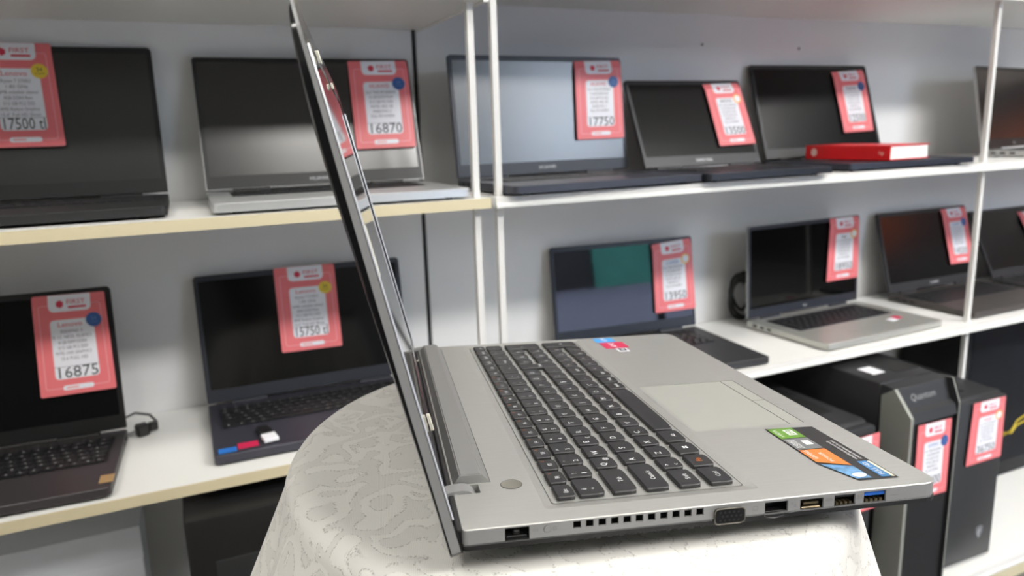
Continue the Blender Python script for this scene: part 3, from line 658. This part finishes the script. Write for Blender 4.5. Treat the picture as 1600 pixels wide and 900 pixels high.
K(hgt, bp.inputs['Height']); K(bp.outputs['Normal'], b.inputs['Normal'])
TC, RX, RY, ZC = Vector((0.092, 0.190)), 0.183, 0.216, -0.0268
TR_ = 0.207
CROT = Matrix.Rotation(YAW, 3, 'Z') @ Matrix.Rotation(R(-2.76772245), 3, 'X')
bm = bmesh.new(); uvl = bm.loops.layers.uv.new('UVMap')
NA = 240; rings = []; uvs = {}
def folds(a):
    return 0.40 * math.sin(22 * a + 1.3) + 0.45 * math.sin(9 * a + 0.6) + 0.35 * math.sin(14 * a + 2.1) + 0.25 * math.sin(5 * a + 1.0)
prof = [('top', f) for f in (0.15, 0.3, 0.45, 0.6, 0.72, 0.82, 0.9, 0.955, 0.985)] + [('rim', q) for q in (0, 15, 30, 45, 60, 75, 90)] + [('drop', d) for d in (0.01, 0.025, 0.045, 0.07, 0.1, 0.14, 0.19, 0.25, 0.32, 0.4, 0.5, 0.6, 0.7, 0.78, 0.0)]
cen = bm.verts.new(CROT @ Vector((TC.x, TC.y, ZC)) + LORG); uvs[cen] = (0, 0)
rr = 0.017
for kind, q in prof:
    ring = []
    for i in range(NA):
        a = 2 * math.pi * i / NA; ca, sa = math.cos(a), math.sin(a)
        if kind == 'top':
            p = CROT @ Vector((TC.x + RX * q * ca, TC.y + RY * q * sa, ZC)) + LORG; d = TR_ * q
        else:
            ang = R(q) if kind == 'rim' else R(90)
            ex = rr * math.sin(ang); dz = rr * (1 - math.cos(ang))
            p = CROT @ Vector((TC.x + (RX + ex) * ca, TC.y + (RY + ex) * sa, ZC)) + LORG
            d = TR_ + rr * ang; p.z -= dz
            out = (CROT @ Vector((ca, sa, 0))); out.z = 0; out.normalize()
            if kind == 'drop':
                bot = p.z
                dd = q if q else bot - 0.002
                dd = min(dd, bot - 0.002)
                amp = 0.020 * min(1.0, dd / 0.11) ** 1.1 + 0.012 * min(1, dd / 0.6)
                p = p + out * ((0.10 + 0.22 * max(0.0, -ca) ** 2) * dd * (1 - 0.4 * dd) + amp * (0.45 + folds(a)))
                p.z = bot - dd; d += dd
        v = bm.verts.new(p); ring.append(v); uvs[v] = (d * ca, d * sa)
    rings.append(ring)
for i in range(NA): bm.faces.new((cen, rings[0][i], rings[0][(i + 1) % NA]))
for A, B in zip(rings, rings[1:]):
    for i in range(NA): bm.faces.new((A[i], B[i], B[(i + 1) % NA], A[(i + 1) % NA]))
for f in bm.faces:
    for l in f.loops: l[uvl].uv = uvs[l.vert]
    f.smooth = True
cloth = obj('tablecloth', bm, cm)
tag_props(cloth, 'white patterned damask cloth draped over the small round table under the silver laptop', 'tablecloth')

# ------------------------------------------------------------------ the silver laptop on the table
lap = thing('laptop', 'large open silver laptop on the tablecloth, seen from its left side, black keys', 'laptop', LORG)
lap.rotation_euler = LROT.to_euler()
W, D = 0.384, 0.265
def outline(inset=0.0):
    i = inset
    return rrect(i, i, D - i, W - i, (0.003, 0.009 - i * 0.5, 0.009 - i * 0.5, 0.003), 5)
# deck: top plate with keyboard, hinge notch and touchpad openings
TX0, TX1, TY0, TY1 = 0.0500, 0.1594, 0.0211, 0.3755
BX0, BX1, BY0, BY1 = 0.0450, 0.1640, 0.0135, 0.3800
PX0, PX1, PY0, PY1 = 0.1668, 0.2465, 0.1030, 0.2075
NX0, NX1, NY0, NY1 = 0.0012, 0.0150, 0.0406, 0.0520
bm = bmesh.new()
hk = rrect(BX0, BY0, BX1, BY1, 0.002, 3); hp_ = rrect(PX0, PY0, PX1, PY1, 0.0012, 2); hn = rrect(NX0 + 0.001, NY0, NX1, NY1, 0.0005, 1)
lo_ = plate(bm, outline(0.0004), [hk, hp_, hn], z=0.0)
edge = [bm.verts.new((p[0], p[1], -0.0004)) for p in outline(0.0)]
bridge(bm, edge, lo_[0])
tl = [bm.verts.new((p[0], p[1], -0.0016)) for p in rrect(TX0, TY0, TX1, TY1, 0.002, 3)]
bridge(bm, tl, lo_[1])
for hl, dz in ((lo_[2], -0.0005), (lo_[3], -0.009)):
    dn = [bm.verts.new((v.co.x, v.co.y, dz)) for v in hl]; bridge(bm, dn, hl)
    if dz < -0.005: bm.faces.new(dn)
bmesh.ops.recalc_face_normals(bm, faces=bm.faces)
deck = obj('palm_rest', bm, M_deck, lap)
# skirt; the near side carries the openings
bm = bmesh.new(); ZS0, ZS1 = -0.0078, -0.0004
ol = outline(0.0); nO = len(ol)
for i in range(nO):
    a, c_ = ol[i], ol[(i + 1) % nO]
    if abs(a[1]) < 1e-6 and abs(c_[1]) < 1e-6: continue
    f = bm.faces.new([bm.verts.new(p) for p in ((a[0], a[1], ZS0), (c_[0], c_[1], ZS0), (c_[0], c_[1], ZS1), (a[0], a[1], ZS1))])
holes = [(0.0212, 0.0336, ZS0, -0.0012)] + [(0.0560 + 0.00656 * k, 0.0600 + 0.00656 * k, -0.0050, -0.0012) for k in range(11)] + \
        [(0.1600, 0.1732, ZS0, -0.0018), (0.1803, 0.1940, ZS0, -0.0022), (0.2003, 0.2128, ZS0, -0.0018), (0.2178, 0.2312, ZS0, -0.0016)]
def quad(pts, mi=0):
    f = bm.faces.new([bm.verts.new(p) for p in pts]); f.material_index = mi
xa = 0.003
for (x0, x1, z0, z1) in holes:
    quad([(xa, 0, ZS0), (x0, 0, ZS0), (x0, 0, ZS1), (xa, 0, ZS1)])
    quad([(x0, 0, z1), (x1, 0, z1), (x1, 0, ZS1), (x0, 0, ZS1)])
    if z0 > ZS0: quad([(x0, 0, ZS0), (x1, 0, ZS0), (x1, 0, z0), (x0, 0, z0)])
    e = 0.0012
    quad([(x0, 0, z0), (x0, 0, z1), (x0, e, z1), (x0, e, z0)]); quad([(x1, 0, z0), (x1, e, z0), (x1, e, z1), (x1, 0, z1)])
    quad([(x0, 0, z1), (x1, 0, z1), (x1, e, z1), (x0, e, z1)]); quad([(x0, 0, z0), (x0, e, z0), (x1, e, z0), (x1, 0, z0)])
    xa = x1
quad([(xa, 0, ZS0), (D - 0.009, 0, ZS0), (D - 0.009, 0, ZS1), (xa, 0, ZS1)])
obj('side_skirt', bm, M_side, lap)
# interior block behind the openings and bottom case
obj('port_backing', bx((0.006, 0.0068, -0.0078), (D - 0.006, 0.0075, -0.0015)), M_hole, lap)
bm = bmesh.new()
lv = [(0.0, -0.0078), (-0.0004, -0.0084), (-0.0004, -0.0108), (0.004, -0.0130), (0.022, -0.0235)]
prev = None
for ins, z in lv:
    lp = [bm.verts.new((p[0], p[1], z + (0.0061 * p[0] / D * (z < -0.012)) * (1.0 if z < -0.02 else 0.25))) for p in outline(ins)]
    if prev: bridge(bm, lp, prev)
    else: bm.faces.new(lp)
    prev = lp
bm.faces.new(list(reversed(prev)))
# rear black lip
box(bm, (-0.0028, 0.002, -0.0105), (0.0004, W - 0.002, -0.0004), 0.0010, 2)
obj('bottom_case', bm, M_black, lap)
bm = bmesh.new()
for k in range(12): box(bm, (0.0560 + 0.0063 * k, 0.0030, -0.0134), (0.0586 + 0.0063 * k, 0.012, -0.0110))
obj('bottom_vent', bm, mat('vent_charcoal', srgb(52, 52, 52), 0.6, noise=0.05), lap)
bm = bmesh.new()
for x in (0.03, 0.235):
    for y in (0.05, W - 0.05): cyl(bm, (x, y, -0.0266 + 0.0230 * x), (0, 0, 1), 0.008, 0.0036, 16)
obj('rubber_feet', bm, M_black, lap)
# ports
def port(name, bm, m): return obj(name, bm, m, lap)
bm = bmesh.new(); box(bm, (0.0222, 0.0014, -0.0088), (0.0326, 0.006, -0.0062), 0.0003); box(bm, (0.0255, 0.0016, -0.0060), (0.0292, 0.006, -0.0034), 0.0006); port('power_jack', bm, M_black)
bm = bmesh.new(); cyl(bm, (0.0427, 0.0002, -0.0036), (0, -1, 0), 0.0017, 0.0004, 20); port('reset_button', bm, M_side)
bm = bmesh.new(); tube(bm, [(0.0427 + 0.0019 * math.cos(R(15 * k)), 0.0, -0.0036 + 0.0019 * math.sin(R(15 * k))) for k in range(24)], 0.00016, 4, True)
fx = lambda cx, cz: (lambda a, b_: (cx + a, -0.00015, cz + b_))
def rect(bm, fn, w_, h_, t_=0.00022): plate(bm, rrect(-w_ / 2, -h_ / 2, w_ / 2, h_ / 2, 0), [rrect(-w_ / 2 + t_, -h_ / 2 + t_, w_ / 2 - t_, h_ / 2 - t_, 0)], fn=fn)
def flip_text(bm, s, size, cx, cz, width=None): text(bm, s, size, fx(cx, cz), width=width)
rect(bm, fx(0.0366, -0.0036), 0.0026, 0.0011); rect(bm, fx(0.0464, -0.0036), 0.0016, 0.0020)
rect(bm, fx(0.1545, -0.0042), 0.0028, 0.0022); rect(bm, fx(0.1756, -0.0036), 0.0012, 0.0012); rect(bm, fx(0.1773, -0.0050), 0.0012, 0.0012)
flip_text(bm, 'HDMI', 0.0022, 0.1972, -0.0038, 0.0042); flip_text(bm, 'SS', 0.0022, 0.2153, -0.0036, 0.0030)
for q in (0.2153, 0.2362): plate(bm, rrect(-0.0022, -0.00012, 0.0022, 0.00012, 0), fn=fx(q, -0.0048))
port('port_icons', bm, M_engr)
bm = bmesh.new()
vga = rrect(0.1314, -0.0106, 0.1482, -0.0022, 0.0022, 5)
fv = lambda x, y, z: (x, -z, y)
slab(bm, vga, -0.004, 0.0012, 0.0003, fn=lambda x, y, z: (x, -z, y)); bmesh.ops.recalc_face_normals(bm, faces=bm.faces)
vg = port('vga_port', bm, mat('vga_black', srgb(20, 20, 22), 0.7, noise=0.05, spec=0.2))
bm = bmesh.new(); tube(bm, [(p[0], -0.0011, p[1]) for p in vga], 0.00035, 6, True); obj('shell_rim', bm, mat('dull_steel', srgb(120, 116, 108), 0.35, 0.8, noise=0.05), vg)
bm = bmesh.new()
for r_ in range(3):
    for k in range(5): cyl(bm, (0.1345 + 0.0025 * k + (0.0012 if r_ == 1 else 0), -0.0011, -0.0042 - 0.0022 * r_), (0, -1, 0), 0.00062, 0.0003, 10)
obj('pin_sockets', bm, M_hole, vg)
bm = bmesh.new(); box(bm, (0.1602, 0.0014, -0.0098), (0.1730, 0.0065, -0.0076), 0.0003)
tube(bm, [(0.1655 + 0.0062 * math.cos(R(180 + 12 * k)), -0.0004, -0.0080 + 0.0024 * math.sin(R(180 + 12 * k))) for k in range(16)], 0.0003, 5)
port('network_port', bm, M_black)
bm = bmesh.new(); box(bm, (0.1815, 0.0008, -0.0090), (0.1928, 0.006, -0.0070), 0.0004); box(bm, (0.1828, 0.001, -0.0056), (0.1915, 0.006, -0.0044)); port('hdmi_port', bm, M_contact)
bm = bmesh.new(); box(bm, (0.2008, 0.0014, -0.0036), (0.2122, 0.006, -0.0022)); u1 = port('usb_port', bm, M_black)
bm = bmesh.new()
for k in range(4): box(bm, (0.2020 + 0.0026 * k, 0.001, -0.0078), (0.2034 + 0.0026 * k, 0.006, -0.0064))
obj('contacts', bm, M_contact, u1)
bm = bmesh.new(); box(bm, (0.2183, 0.0009, -0.0042), (0.2308, 0.006, -0.0019)); u2 = port('usb_port', bm, M_blue); u2['label'] = 'blue tongued USB port'
bm = bmesh.new()
for k in range(4): box(bm, (0.2196 + 0.0028 * k, 0.001, -0.0080), (0.2212 + 0.0028 * k, 0.006, -0.0064))
obj('contacts', bm, M_contact, u2)
# keyboard tray
bm = bmesh.new(); plate(bm, rrect(TX0 - 0.0005, TY0 - 0.0005, TX1 + 0.0005, TY1 + 0.0005, 0.002, 3), z=-0.0016)
obj('keyboard_tray', bm, M_tray, lap)
bm = bmesh.new()
tr_ = rrect(TX0 + 0.0002, TY0 + 0.0002, TX1 - 0.0002, TY1 - 0.0002, 0.002, 3); tq = rrect(TX0 + 0.0006, TY0 + 0.0006, TX1 - 0.0006, TY1 - 0.0006, 0.002, 3)
plate(bm, tr_, [tq], z=-0.0014); obj('tray_seam', bm, M_line, lap)
# keys
rowsx = [(0.0540, 0.0645), (0.0662, 0.0812), (0.0852, 0.0995), (0.1040, 0.1182), (0.1232, 0.1366), (0.1412, 0.1556)]
ku = 0.01845; Y0 = 0.0242; g = 0.0028
def row(y, spec):
    out = []
    for s, wk in spec:
        out.append((s, y, y + wk * ku - g)); y += wk * ku
    return out
F = [('Esc', 1)] + [('F%d' % k, 1) for k in range(1, 13)] + [('Ins', 1), ('Del', 1), ('PgUp', 1), ('PgDn', 1), ('Home', 1), ('End', 0.96)]
fk = (0.3720 - Y0 + g) / sum(k[1] for k in F) / ku
F = [(s, k * fk) for s, k in F]
main = [
    row(Y0, F),
    row(Y0, [('"|é', 1.26)] + [(s, 1) for s in ('1|!', "2|'", '3|^', '4|+', '5|%', '6|&', '7|/', '8|(', '9|)', '0|=', '*|?', '-|_')] + [('<-', 1.52), ('NmLk', 1), ('/', 1), ('*', 1), ('-', 1)]),
    row(Y0, [('Tab', 1.78)] + [(s, 1) for s in ('Q', 'W', 'E', 'R', 'T', 'Y', 'U', 'I', 'O', 'P', 'Ğ', 'Ü')] + [('Enter', 1.0), ('7', 1), ('8', 1), ('9', 1)]),
    row(Y0, [('CapsLk', 1.98)] + [(s, 1) for s in ('A', 'S', 'D', 'F', 'G', 'H', 'J', 'K', 'L', 'Ş', 'İ', ',')] + [('', 0.8), ('4', 1), ('5', 1), ('6', 1)]),
    row(Y0, [('Shift', 1.30)] + [(s, 1) for s in ('<|>', 'Z', 'X', 'C', 'V', 'B', 'N', 'M', 'Ö', 'Ç', '.')] + [('Shift', 1.48), ('^', 1), ('1', 1), ('2', 1), ('3', 1)]),
    row(Y0, [('Ctrl', 1.28), ('Fn', 1.05), ('WIN', 1.12), ('Alt', 1.20), ('', 5.15), ('AltGr', 1), ('PrtSc', 1), ('Ctrl', 1.0), ('<', 1), ('v', 1), ('>', 1), ('0', 1), (',', 1)]),
]
ym = 0.3720
pads = []
def fixrow(r_, n_):      # scale a row so that its last key ends flush
    end = r_[-1][2]; return end
NUMX = 0.2985
def make_key(s, x0, x1, y0, y1):
    bm = bmesh.new(); rf = min(0.0038, (x1 - x0) * 0.33)
    ol = []
    # flat rear and sides, bulging front edge (towards the user, +x)
    ol += rrect(x0, y0, x1 - 0.0016, y1, 0.0009, 2)
    ol = []
    ol.append((x0 + 0.0008, y0)); 
    nfr = 8
    ol.append((x1 - 0.0046 if x1 - x0 > 0.012 else x1 - 0.003, y0))
    xb = ol[-1][0]; e = x1 - xb
    yy0, yy1 = y0 + 0.0006, y1 - 0.0006
    for k in range(nfr + 1):
        u_ = k / nfr; yy = yy0 + (yy1 - yy0) * u_
        dd = min(yy - y0, y1 - yy) / min(0.006, (y1 - y0) / 2)
        ol.append((xb + e * (0.45 + 0.55 * math.sqrt(max(0, 1 - (1 - min(1, dd)) ** 2))), yy))
    ol.append((xb, y1)); ol.append((x0 + 0.0008, y1)); ol.append((x0, y1 - 0.0008)); ol.append((x0, y0 + 0.0008))
    slab(bm, ol, -0.0014, 0.0008, 0.0005)
    kobj = obj('key', bm, M_key, lap)
    cx, cy = (x0 + x1) / 2, (y0 + y1) / 2
    fn = lambda ox, oy: (lambda a, b_: (ox - b_, oy + a, 0.00095))
    lb = bmesh.new(); mt = [M_legend, M_orange]
    if s:
        small = (x1 - x0) < 0.012
        if s == 'WIN':
            for dx in (-0.0016, 0.0003):
                for dy in (-0.0016, 0.0003): plate(lb, rrect(dx, dy, dx + 0.0014, dy + 0.0014, 0), fn=lambda a, b_: (cx - b_, cy + a, 0.00095))
        elif s == 'Fn': text(lb, 'Fn', 0.0052, fn(cx, cy), 1)
        elif small:
            text(lb, s, 0.0036, fn(cx + 0.0008, cy - 0.001), 0)
            if s != 'Esc' and s[0] == 'F': text(lb, s[1:], 0.0026, fn(cx - 0.0026, cy + 0.0042), 1)
        elif '|' in s:
            a, b_ = s.split('|'); text(lb, a, 0.0046, fn(cx + 0.003, cy - 0.0035), 0); text(lb, b_, 0.0042, fn(cx - 0.0032, cy - 0.0035), 0)
        elif len(s) == 1:
            text(lb, s, 0.0055, fn(cx - 0.001 + (0.0022 if s.isdigit() else 0), cy - 0.0035), 0)
            if s in 'QE': text(lb, '@' if s == 'Q' else '€', 0.0040, fn(cx + 0.002, cy + 0.004), 0)
        else: text(lb, s, 0.0040, fn(cx + 0.0012, cy), 0)
        obj('key_legend', lb, mt, kobj)
    else: lb.free()
for (x0, x1), rr_ in zip(rowsx, main):
    end = rr_[-1][2]; tgt = ym if rr_ in (main[0], main[1]) else NUMX + 3 * ku - g
    if rr_ is main[5]: tgt = NUMX + 3 * ku - g
    sc = (tgt - Y0) / (end - Y0)
    for s, a, b_ in rr_:
        a2, b2 = Y0 + (a - Y0) * sc, Y0 + (b_ - Y0) * sc
        if s == '' and rr_ is main[3]: continue
        if s == 'Enter': make_key(s, x0, rowsx[3][1], a2 + 0.002, b2)
        else: make_key(s, x0, x1, a2, b2)
yA = NUMX + 3 * ku
make_key('+', rowsx[2][0], rowsx[3][1], yA, ym); make_key('Ent', rowsx[4][0], rowsx[5][1], yA, ym)
# touchpad
obj('touchpad', bx((PX0 + 0.0002, PY0 + 0.0002, -0.0008), (0.2356, PY1 - 0.0002, -0.0003)), M_pad, lap)
for a, b_ in ((PY0, 0.1548), (0.1550, PY1)): obj('touchpad_button', bx((0.2360, a + 0.0002, -0.0008), (PX1 - 0.0005, b_ - 0.0002, -0.0001)), M_pad, lap)
bm = bmesh.new(); box(bm, (0.2356, PY0, -0.0009), (0.2360, PY1, -0.0002)); box(bm, (PX1 - 0.0005, PY0, -0.0009), (PX1, PY1, -0.0001)); obj('touchpad_seam', bm, M_line, lap)
# power button
bm = bmesh.new(); cyl(bm, (0.0331, 0.0475, -0.0004), (0, 0, 1), 0.0058, 0.0007, 32); pwb = obj('power_button', bm, M_chrome, lap)
bm = bmesh.new(); tube(bm, [(0.0331 + 0.0060 * math.cos(R(10 * k)), 0.0475 + 0.0060 * math.sin(R(10 * k)), 0.0001) for k in range(36)], 0.00022, 4, True); obj('button_groove', bm, M_line, pwb)
# raised hinge cover
bm = bmesh.new(); pr = [(0.0012, 0.0), (0.0050, 0.0055), (0.0170, 0.0055), (0.0220, 0.0)]
q0 = [bm.verts.new((x, 0.0532, z)) for x, z in pr]; q1 = [bm.verts.new((x, 0.3722, z)) for x, z in pr]
bridge(bm, q0, q1); bm.faces.new(q0); bm.faces.new(list(reversed(q1))); bmesh.ops.recalc_face_normals(bm, faces=bm.faces)
bmesh.ops.bevel(bm, geom=[e for e in bm.edges if abs(e.verts[0].co.z - 0.0055) < 1e-5 and abs(e.verts[1].co.z - 0.0055) < 1e-5], offset=0.0006, segments=2, affect='EDGES')
obj('hinge_cover', bm, M_bar, lap)
bm = bmesh.new(); box(bm, (0.0220, 0.0532, -0.0001), (0.0223, 0.3722, 0.00012)); obj('cover_seam', bm, M_line, lap)
# hinge arms
for y0, y1 in ((0.0412, 0.0514), (0.3735, 0.3815)):
    bm = bmesh.new()
    o_ = [(-0.0055, 0.0004), (0.0000, 0.0014), (0.0050, 0.0018), (0.0085, 0.0012), (0.0112, -0.0006), (0.0132, -0.0036), (0.0138, -0.0080)]
    i_ = [(-0.0045, -0.0048), (0.0000, -0.0042), (0.0040, -0.0036), (0.0065, -0.0040), (0.0080, -0.0050), (0.0090, -0.0062), (0.0092, -0.0080)]
    lp = o_ + i_[::-1]
    q0 = [bm.verts.new((x, y0, z)) for x, z in lp]; q1 = [bm.verts.new((x, y1, z)) for x, z in lp]
    bridge(bm, q0, q1)
    n_ = len(o_)
    for k in range(n_ - 1):
        bm.faces.new((q0[k], q0[k + 1], q0[2 * n_ - 2 - k], q0[2 * n_ - 1 - k])); bm.faces.new((q1[k], q1[2 * n_ - 1 - k], q1[2 * n_ - 2 - k], q1[k + 1]))
    bmesh.ops.recalc_face_normals(bm, faces=bm.faces)
    obj('hinge', bm, M_side, lap, True)
# stickers on the palm rest
def decal(name, pts, m, z=0.00025, parent=None):
    bm = bmesh.new(); lo = plate(bm, pts, z=z); bmesh.ops.recalc_face_normals(bm, faces=bm.faces)
    for f in bm.faces:
        if f.normal.z < 0: f.normal_flip()
    return obj(name, bm, m, parent or lap)
M_stk = mat('sticker_black', srgb(34, 34, 35), 0.35, noise=0.05)
SX0, SX1, SY0, SY1 = 0.2132, 0.2464, 0.0098, 0.0962
st = decal('feature_sticker', [(SX0, SY1), (SX0, 0.0360), (0.2222, 0.0104), (SX1, SY0), (SX1, SY1 - 0.002)], M_stk)
sub = lambda pts, m, z=0.0005: decal('sticker_patch', pts, m, z, st)
sub([(0.2140, 0.0945), (0.2140, 0.0768), (0.2312, 0.0768), (0.2312, 0.0945)], mat('patch_green', srgb(96, 142, 46), 0.4, noise=0.04))
sub([(0.2140, 0.0758), (0.2140, 0.0578), (0.2312, 0.0578), (0.2312, 0.0758)], mat('patch_grey', srgb(112, 114, 116), 0.4, noise=0.06))
sub([(0.2140, 0.0568), (0.2140, 0.0385), (0.2312, 0.0300), (0.2312, 0.0568)], mat('patch_orange', srgb(208, 120, 50), 0.4, noise=0.06))
sub([(0.2142, 0.0350), (0.2222, 0.0125), (0.2312, 0.0120), (0.2312, 0.0290)], mat('patch_ice_blue', srgb(92, 138, 178), 0.35, noise=0.5, nscale=160))
sub([(0.2372, 0.0340), (0.2372, 0.0120), (0.2430, 0.0118), (0.2430, 0.0340)], mat('patch_blue', srgb(60, 124, 180), 0.4, noise=0.08))
sub([(0.2434, 0.0335), (0.2434, 0.0116), (0.2452, 0.0114), (0.2452, 0.0335)], mat('patch_cream', srgb(232, 228, 196), 0.4, noise=0.03))
bm = bmesh.new()
fd = lambda ox, oy: (lambda a, b_: (ox - b_, oy + a, 0.0007))
rect(bm, fd(0.2255, 0.0860), 0.0095, 0.0060, 0.0011); rect(bm, fd(0.2255, 0.0860), 0.0045, 0.0028, 0.0008)
text(bm, 'nVIDIA', 0.0040, fd(0.2170, 0.0855), width=0.012)
text(bm, 'DOLBY', 0.0042, fd(0.2170, 0.0668), width=0.013); text(bm, 'ADVANCED AUDIO', 0.0030, fd(0.2195, 0.0665), width=0.014); plate(bm, rrect(-0.0035, -0.0025, 0.0035, 0.0025, 0.0004, 2), fn=fd(0.2262, 0.0675))
text(bm, 'GAMING', 0.0042, fd(0.2172, 0.0490), width=0.013); text(bm, 'POWER', 0.0036, fd(0.2240, 0.0440), width=0.014)
text(bm, 'FULL HD', 0.0042, fd(0.2400, 0.0230), width=0.017)
for k in range(2): text(bm, 'NVIDIA GEFORCE GRAPHICS DOLBY HOME THEATER' if k == 0 else 'POWERFUL PERFORMANCE FOR GAMES', 0.0024, fd(0.2395 + 0.0030 * k, 0.0520), width=0.030)
bm2 = plate(bm, [(0.0028 * math.cos(R(20 * k)), 0.0042 * math.sin(R(20 * k))) for k in range(18)], fn=fd(0.2265, 0.0165))
obj('sticker_print', bm, mat('sticker_print', srgb(228, 230, 228), 0.5, noise=0.04), st)
ps = decal('processor_sticker', rrect(0.1780, 0.3605, 0.1980, 0.3790, 0.001, 2), mat('patch_sky', srgb(66, 158, 226), 0.4, noise=0.05))
gs = decal('graphics_sticker', rrect(0.1795, 0.3350, 0.2035, 0.3600, 0.001, 2), mat('patch_crimson', srgb(200, 44, 84), 0.4, noise=0.06))
es = decal('energy_sticker', rrect(0.1880, 0.3200, 0.1990, 0.3345, 0.001, 2), M_tagw)
bm = bmesh.new(); rect(bm, fd(0.1935, 0.3272), 0.008, 0.007, 0.0018); obj('sticker_print', bm, M_tblk, es)
bm = bmesh.new(); text(bm, 'AMD', 0.008, fd(0.1900, 0.3475), width=0.018); obj('sticker_print', bm, M_tagw, gs)
bm = bmesh.new(); text(bm, 'HDMI', 0.007, fd(0.1880, 0.3700), width=0.014); obj('sticker_print', bm, M_tagw, ps)

# lid, leaning back 14 degrees: t runs up the lid, s towards its back
KL = math.sqrt(1 + 0.2494 ** 2)
def LP(y, t, s):
    return (0.0002 - 0.2494 * t / KL - s / KL, y, -0.0138 + t / KL - s * 0.2494 / KL)
LH = 0.2705
def interp(tab, t):
    for (a, va), (b_, vb) in zip(tab, tab[1:]):
        if t <= b_: return va + (vb - va) * max(0, (t - a)) / (b_ - a)
    return tab[-1][1]
s_sil = lambda t: interp([(0, 0.0046), (0.12, 0.0040), (0.19, 0.0030), (0.235, 0.0020), (0.27, 0.0014)], t)
s_blk = lambda t: interp([(0, 0.0060), (0.03, 0.0058), (0.12, 0.0070), (0.18, 0.0078), (0.21, 0.0077), (0.235, 0.0066), (0.255, 0.0046), (0.27, 0.0020)], t)
def lid_outline(i=0.0):
    base = rrect(i, i, W - i, LH - i, (0.004, 0.004, 0.018, 0.018), 7)
    out = []
    for k, p in enumerate(base):       # subdivide the long sides so that they can follow the thickness
        q = base[(k + 1) % len(base)]; L_ = math.dist(p, q); n_ = max(1, int(L_ / 0.02))
        for j in range(n_): out.append((p[0] + (q[0] - p[0]) * j / n_, p[1] + (q[1] - p[1]) * j / n_))
    return out
lo0 = lid_outline()
bm = bmesh.new()
a0 = [bm.verts.new(LP(p[0], p[1], 0.0004)) for p in lo0]
a1 = [bm.verts.new(LP(p[0], p[1], s_blk(p[1]) * 0.8 + s_sil(p[1]) * 0.2)) for p in lo0]
bridge(bm, a0, a1); prev = a1
for ins in (0.0015, 0.006, 0.03, 0.07, 0.11):
    cx_, cy_ = W / 2, LH / 2
    loop = []
    for p in lo0:
        y = min(max(p[0], ins), W - ins); t = min(max(p[1], ins), LH - ins); loop.append(bm.verts.new(LP(y, t, s_blk(t) + 0.0004 * (ins > 0.004))))
    bridge(bm, prev, loop); prev = loop
bm.faces.new(prev)
bmesh.ops.remove_doubles(bm, verts=bm.verts, dist=1e-6); bmesh.ops.recalc_face_normals(bm, faces=bm.faces)
lid = obj('lid', bm, M_blackgloss, lap, True); lid['label'] = 'black glossy lid with silver frame'
bm = bmesh.new()
fp_ = [(W / 2 + (p[0] - W / 2) * (1 + 0.0006 / W), max(0.0030, p[1])) for p in lo0]
f0 = [bm.verts.new(LP(p[0], p[1], 0.0002)) for p in fp_]; f1 = [bm.verts.new(LP(p[0], p[1], s_sil(p[1]) + 0.0002)) for p in fp_]
bridge(bm, f0, f1); bmesh.ops.recalc_face_normals(bm, faces=bm.faces)
obj('lid_frame', bm, M_side, lid)
bm = bmesh.new(); hole = rrect(0.013, 0.032, W - 0.013, LH - 0.014, 0.0008, 2)
pl = plate(bm, lo0, [hole], fn=lambda a, b_: LP(a, b_, 0.0))
inn = [bm.verts.new(LP(p[0], p[1], 0.0007)) for p in hole]; bridge(bm, pl[1], inn)
obj('bezel', bm, mat('bezel_satin', srgb(60, 60, 62), 0.10, noise=0.02), lid)
bm = bmesh.new(); plate(bm, hole, fn=lambda a, b_: LP(a, b_, 0.0006)); obj('screen', bm, M_screen, lid)
M_lip = mat('bright_silver_lip', srgb(216, 218, 222), 0.3, 0.5, noise=0.01)
for yy in (0.0012, W - 0.0012):
    obj('edge_lip', tube(bmesh.new(), [LP(yy, 0.02 + (LH - 0.042) * k / 6, -0.0004) for k in range(7)], 0.0008, 6), M_lip, lid, True)
def bumper(y, t, wy, wt, h_):
    bm = bmesh.new(); slab(bm, rrect(y - wy / 2, t - wt / 2, y + wy / 2, t + wt / 2, min(wy, wt) * 0.4, 4), -0.0002, h_, h_ * 0.3, fn=lambda a, b_, z: LP(a, b_, -z))
    bmesh.ops.recalc_face_normals(bm, faces=bm.faces); obj('rubber_bumper', bm, M_rubber, lid, True)
TZ = lambda z: (z + 0.0138) * KL
bumper(0.0042, TZ(0.1375), 0.005, 0.0245, 0.0014)
bumper(0.092, TZ(0.2350), 0.0035, 0.0075, 0.0016); bumper(0.205, TZ(0.2325), 0.0035, 0.0045, 0.0016)
bumper(0.108, TZ(0.0185), 0.004, 0.0115, 0.0020); bumper(0.338, TZ(-0.0050), 0.004, 0.0095, 0.0020)
# notch at the foot of the near lid edge
bm = bmesh.new(); slab(bm, [(0.0002, 0.002), (0.006, 0.002), (0.006, 0.014), (0.0002, 0.012)], -0.0002, 0.0008, 0.0, fn=lambda a, b_, z: LP(a, b_, -z)); bmesh.ops.recalc_face_normals(bm, faces=bm.faces)
obj('corner_notch', bm, M_black, lid)
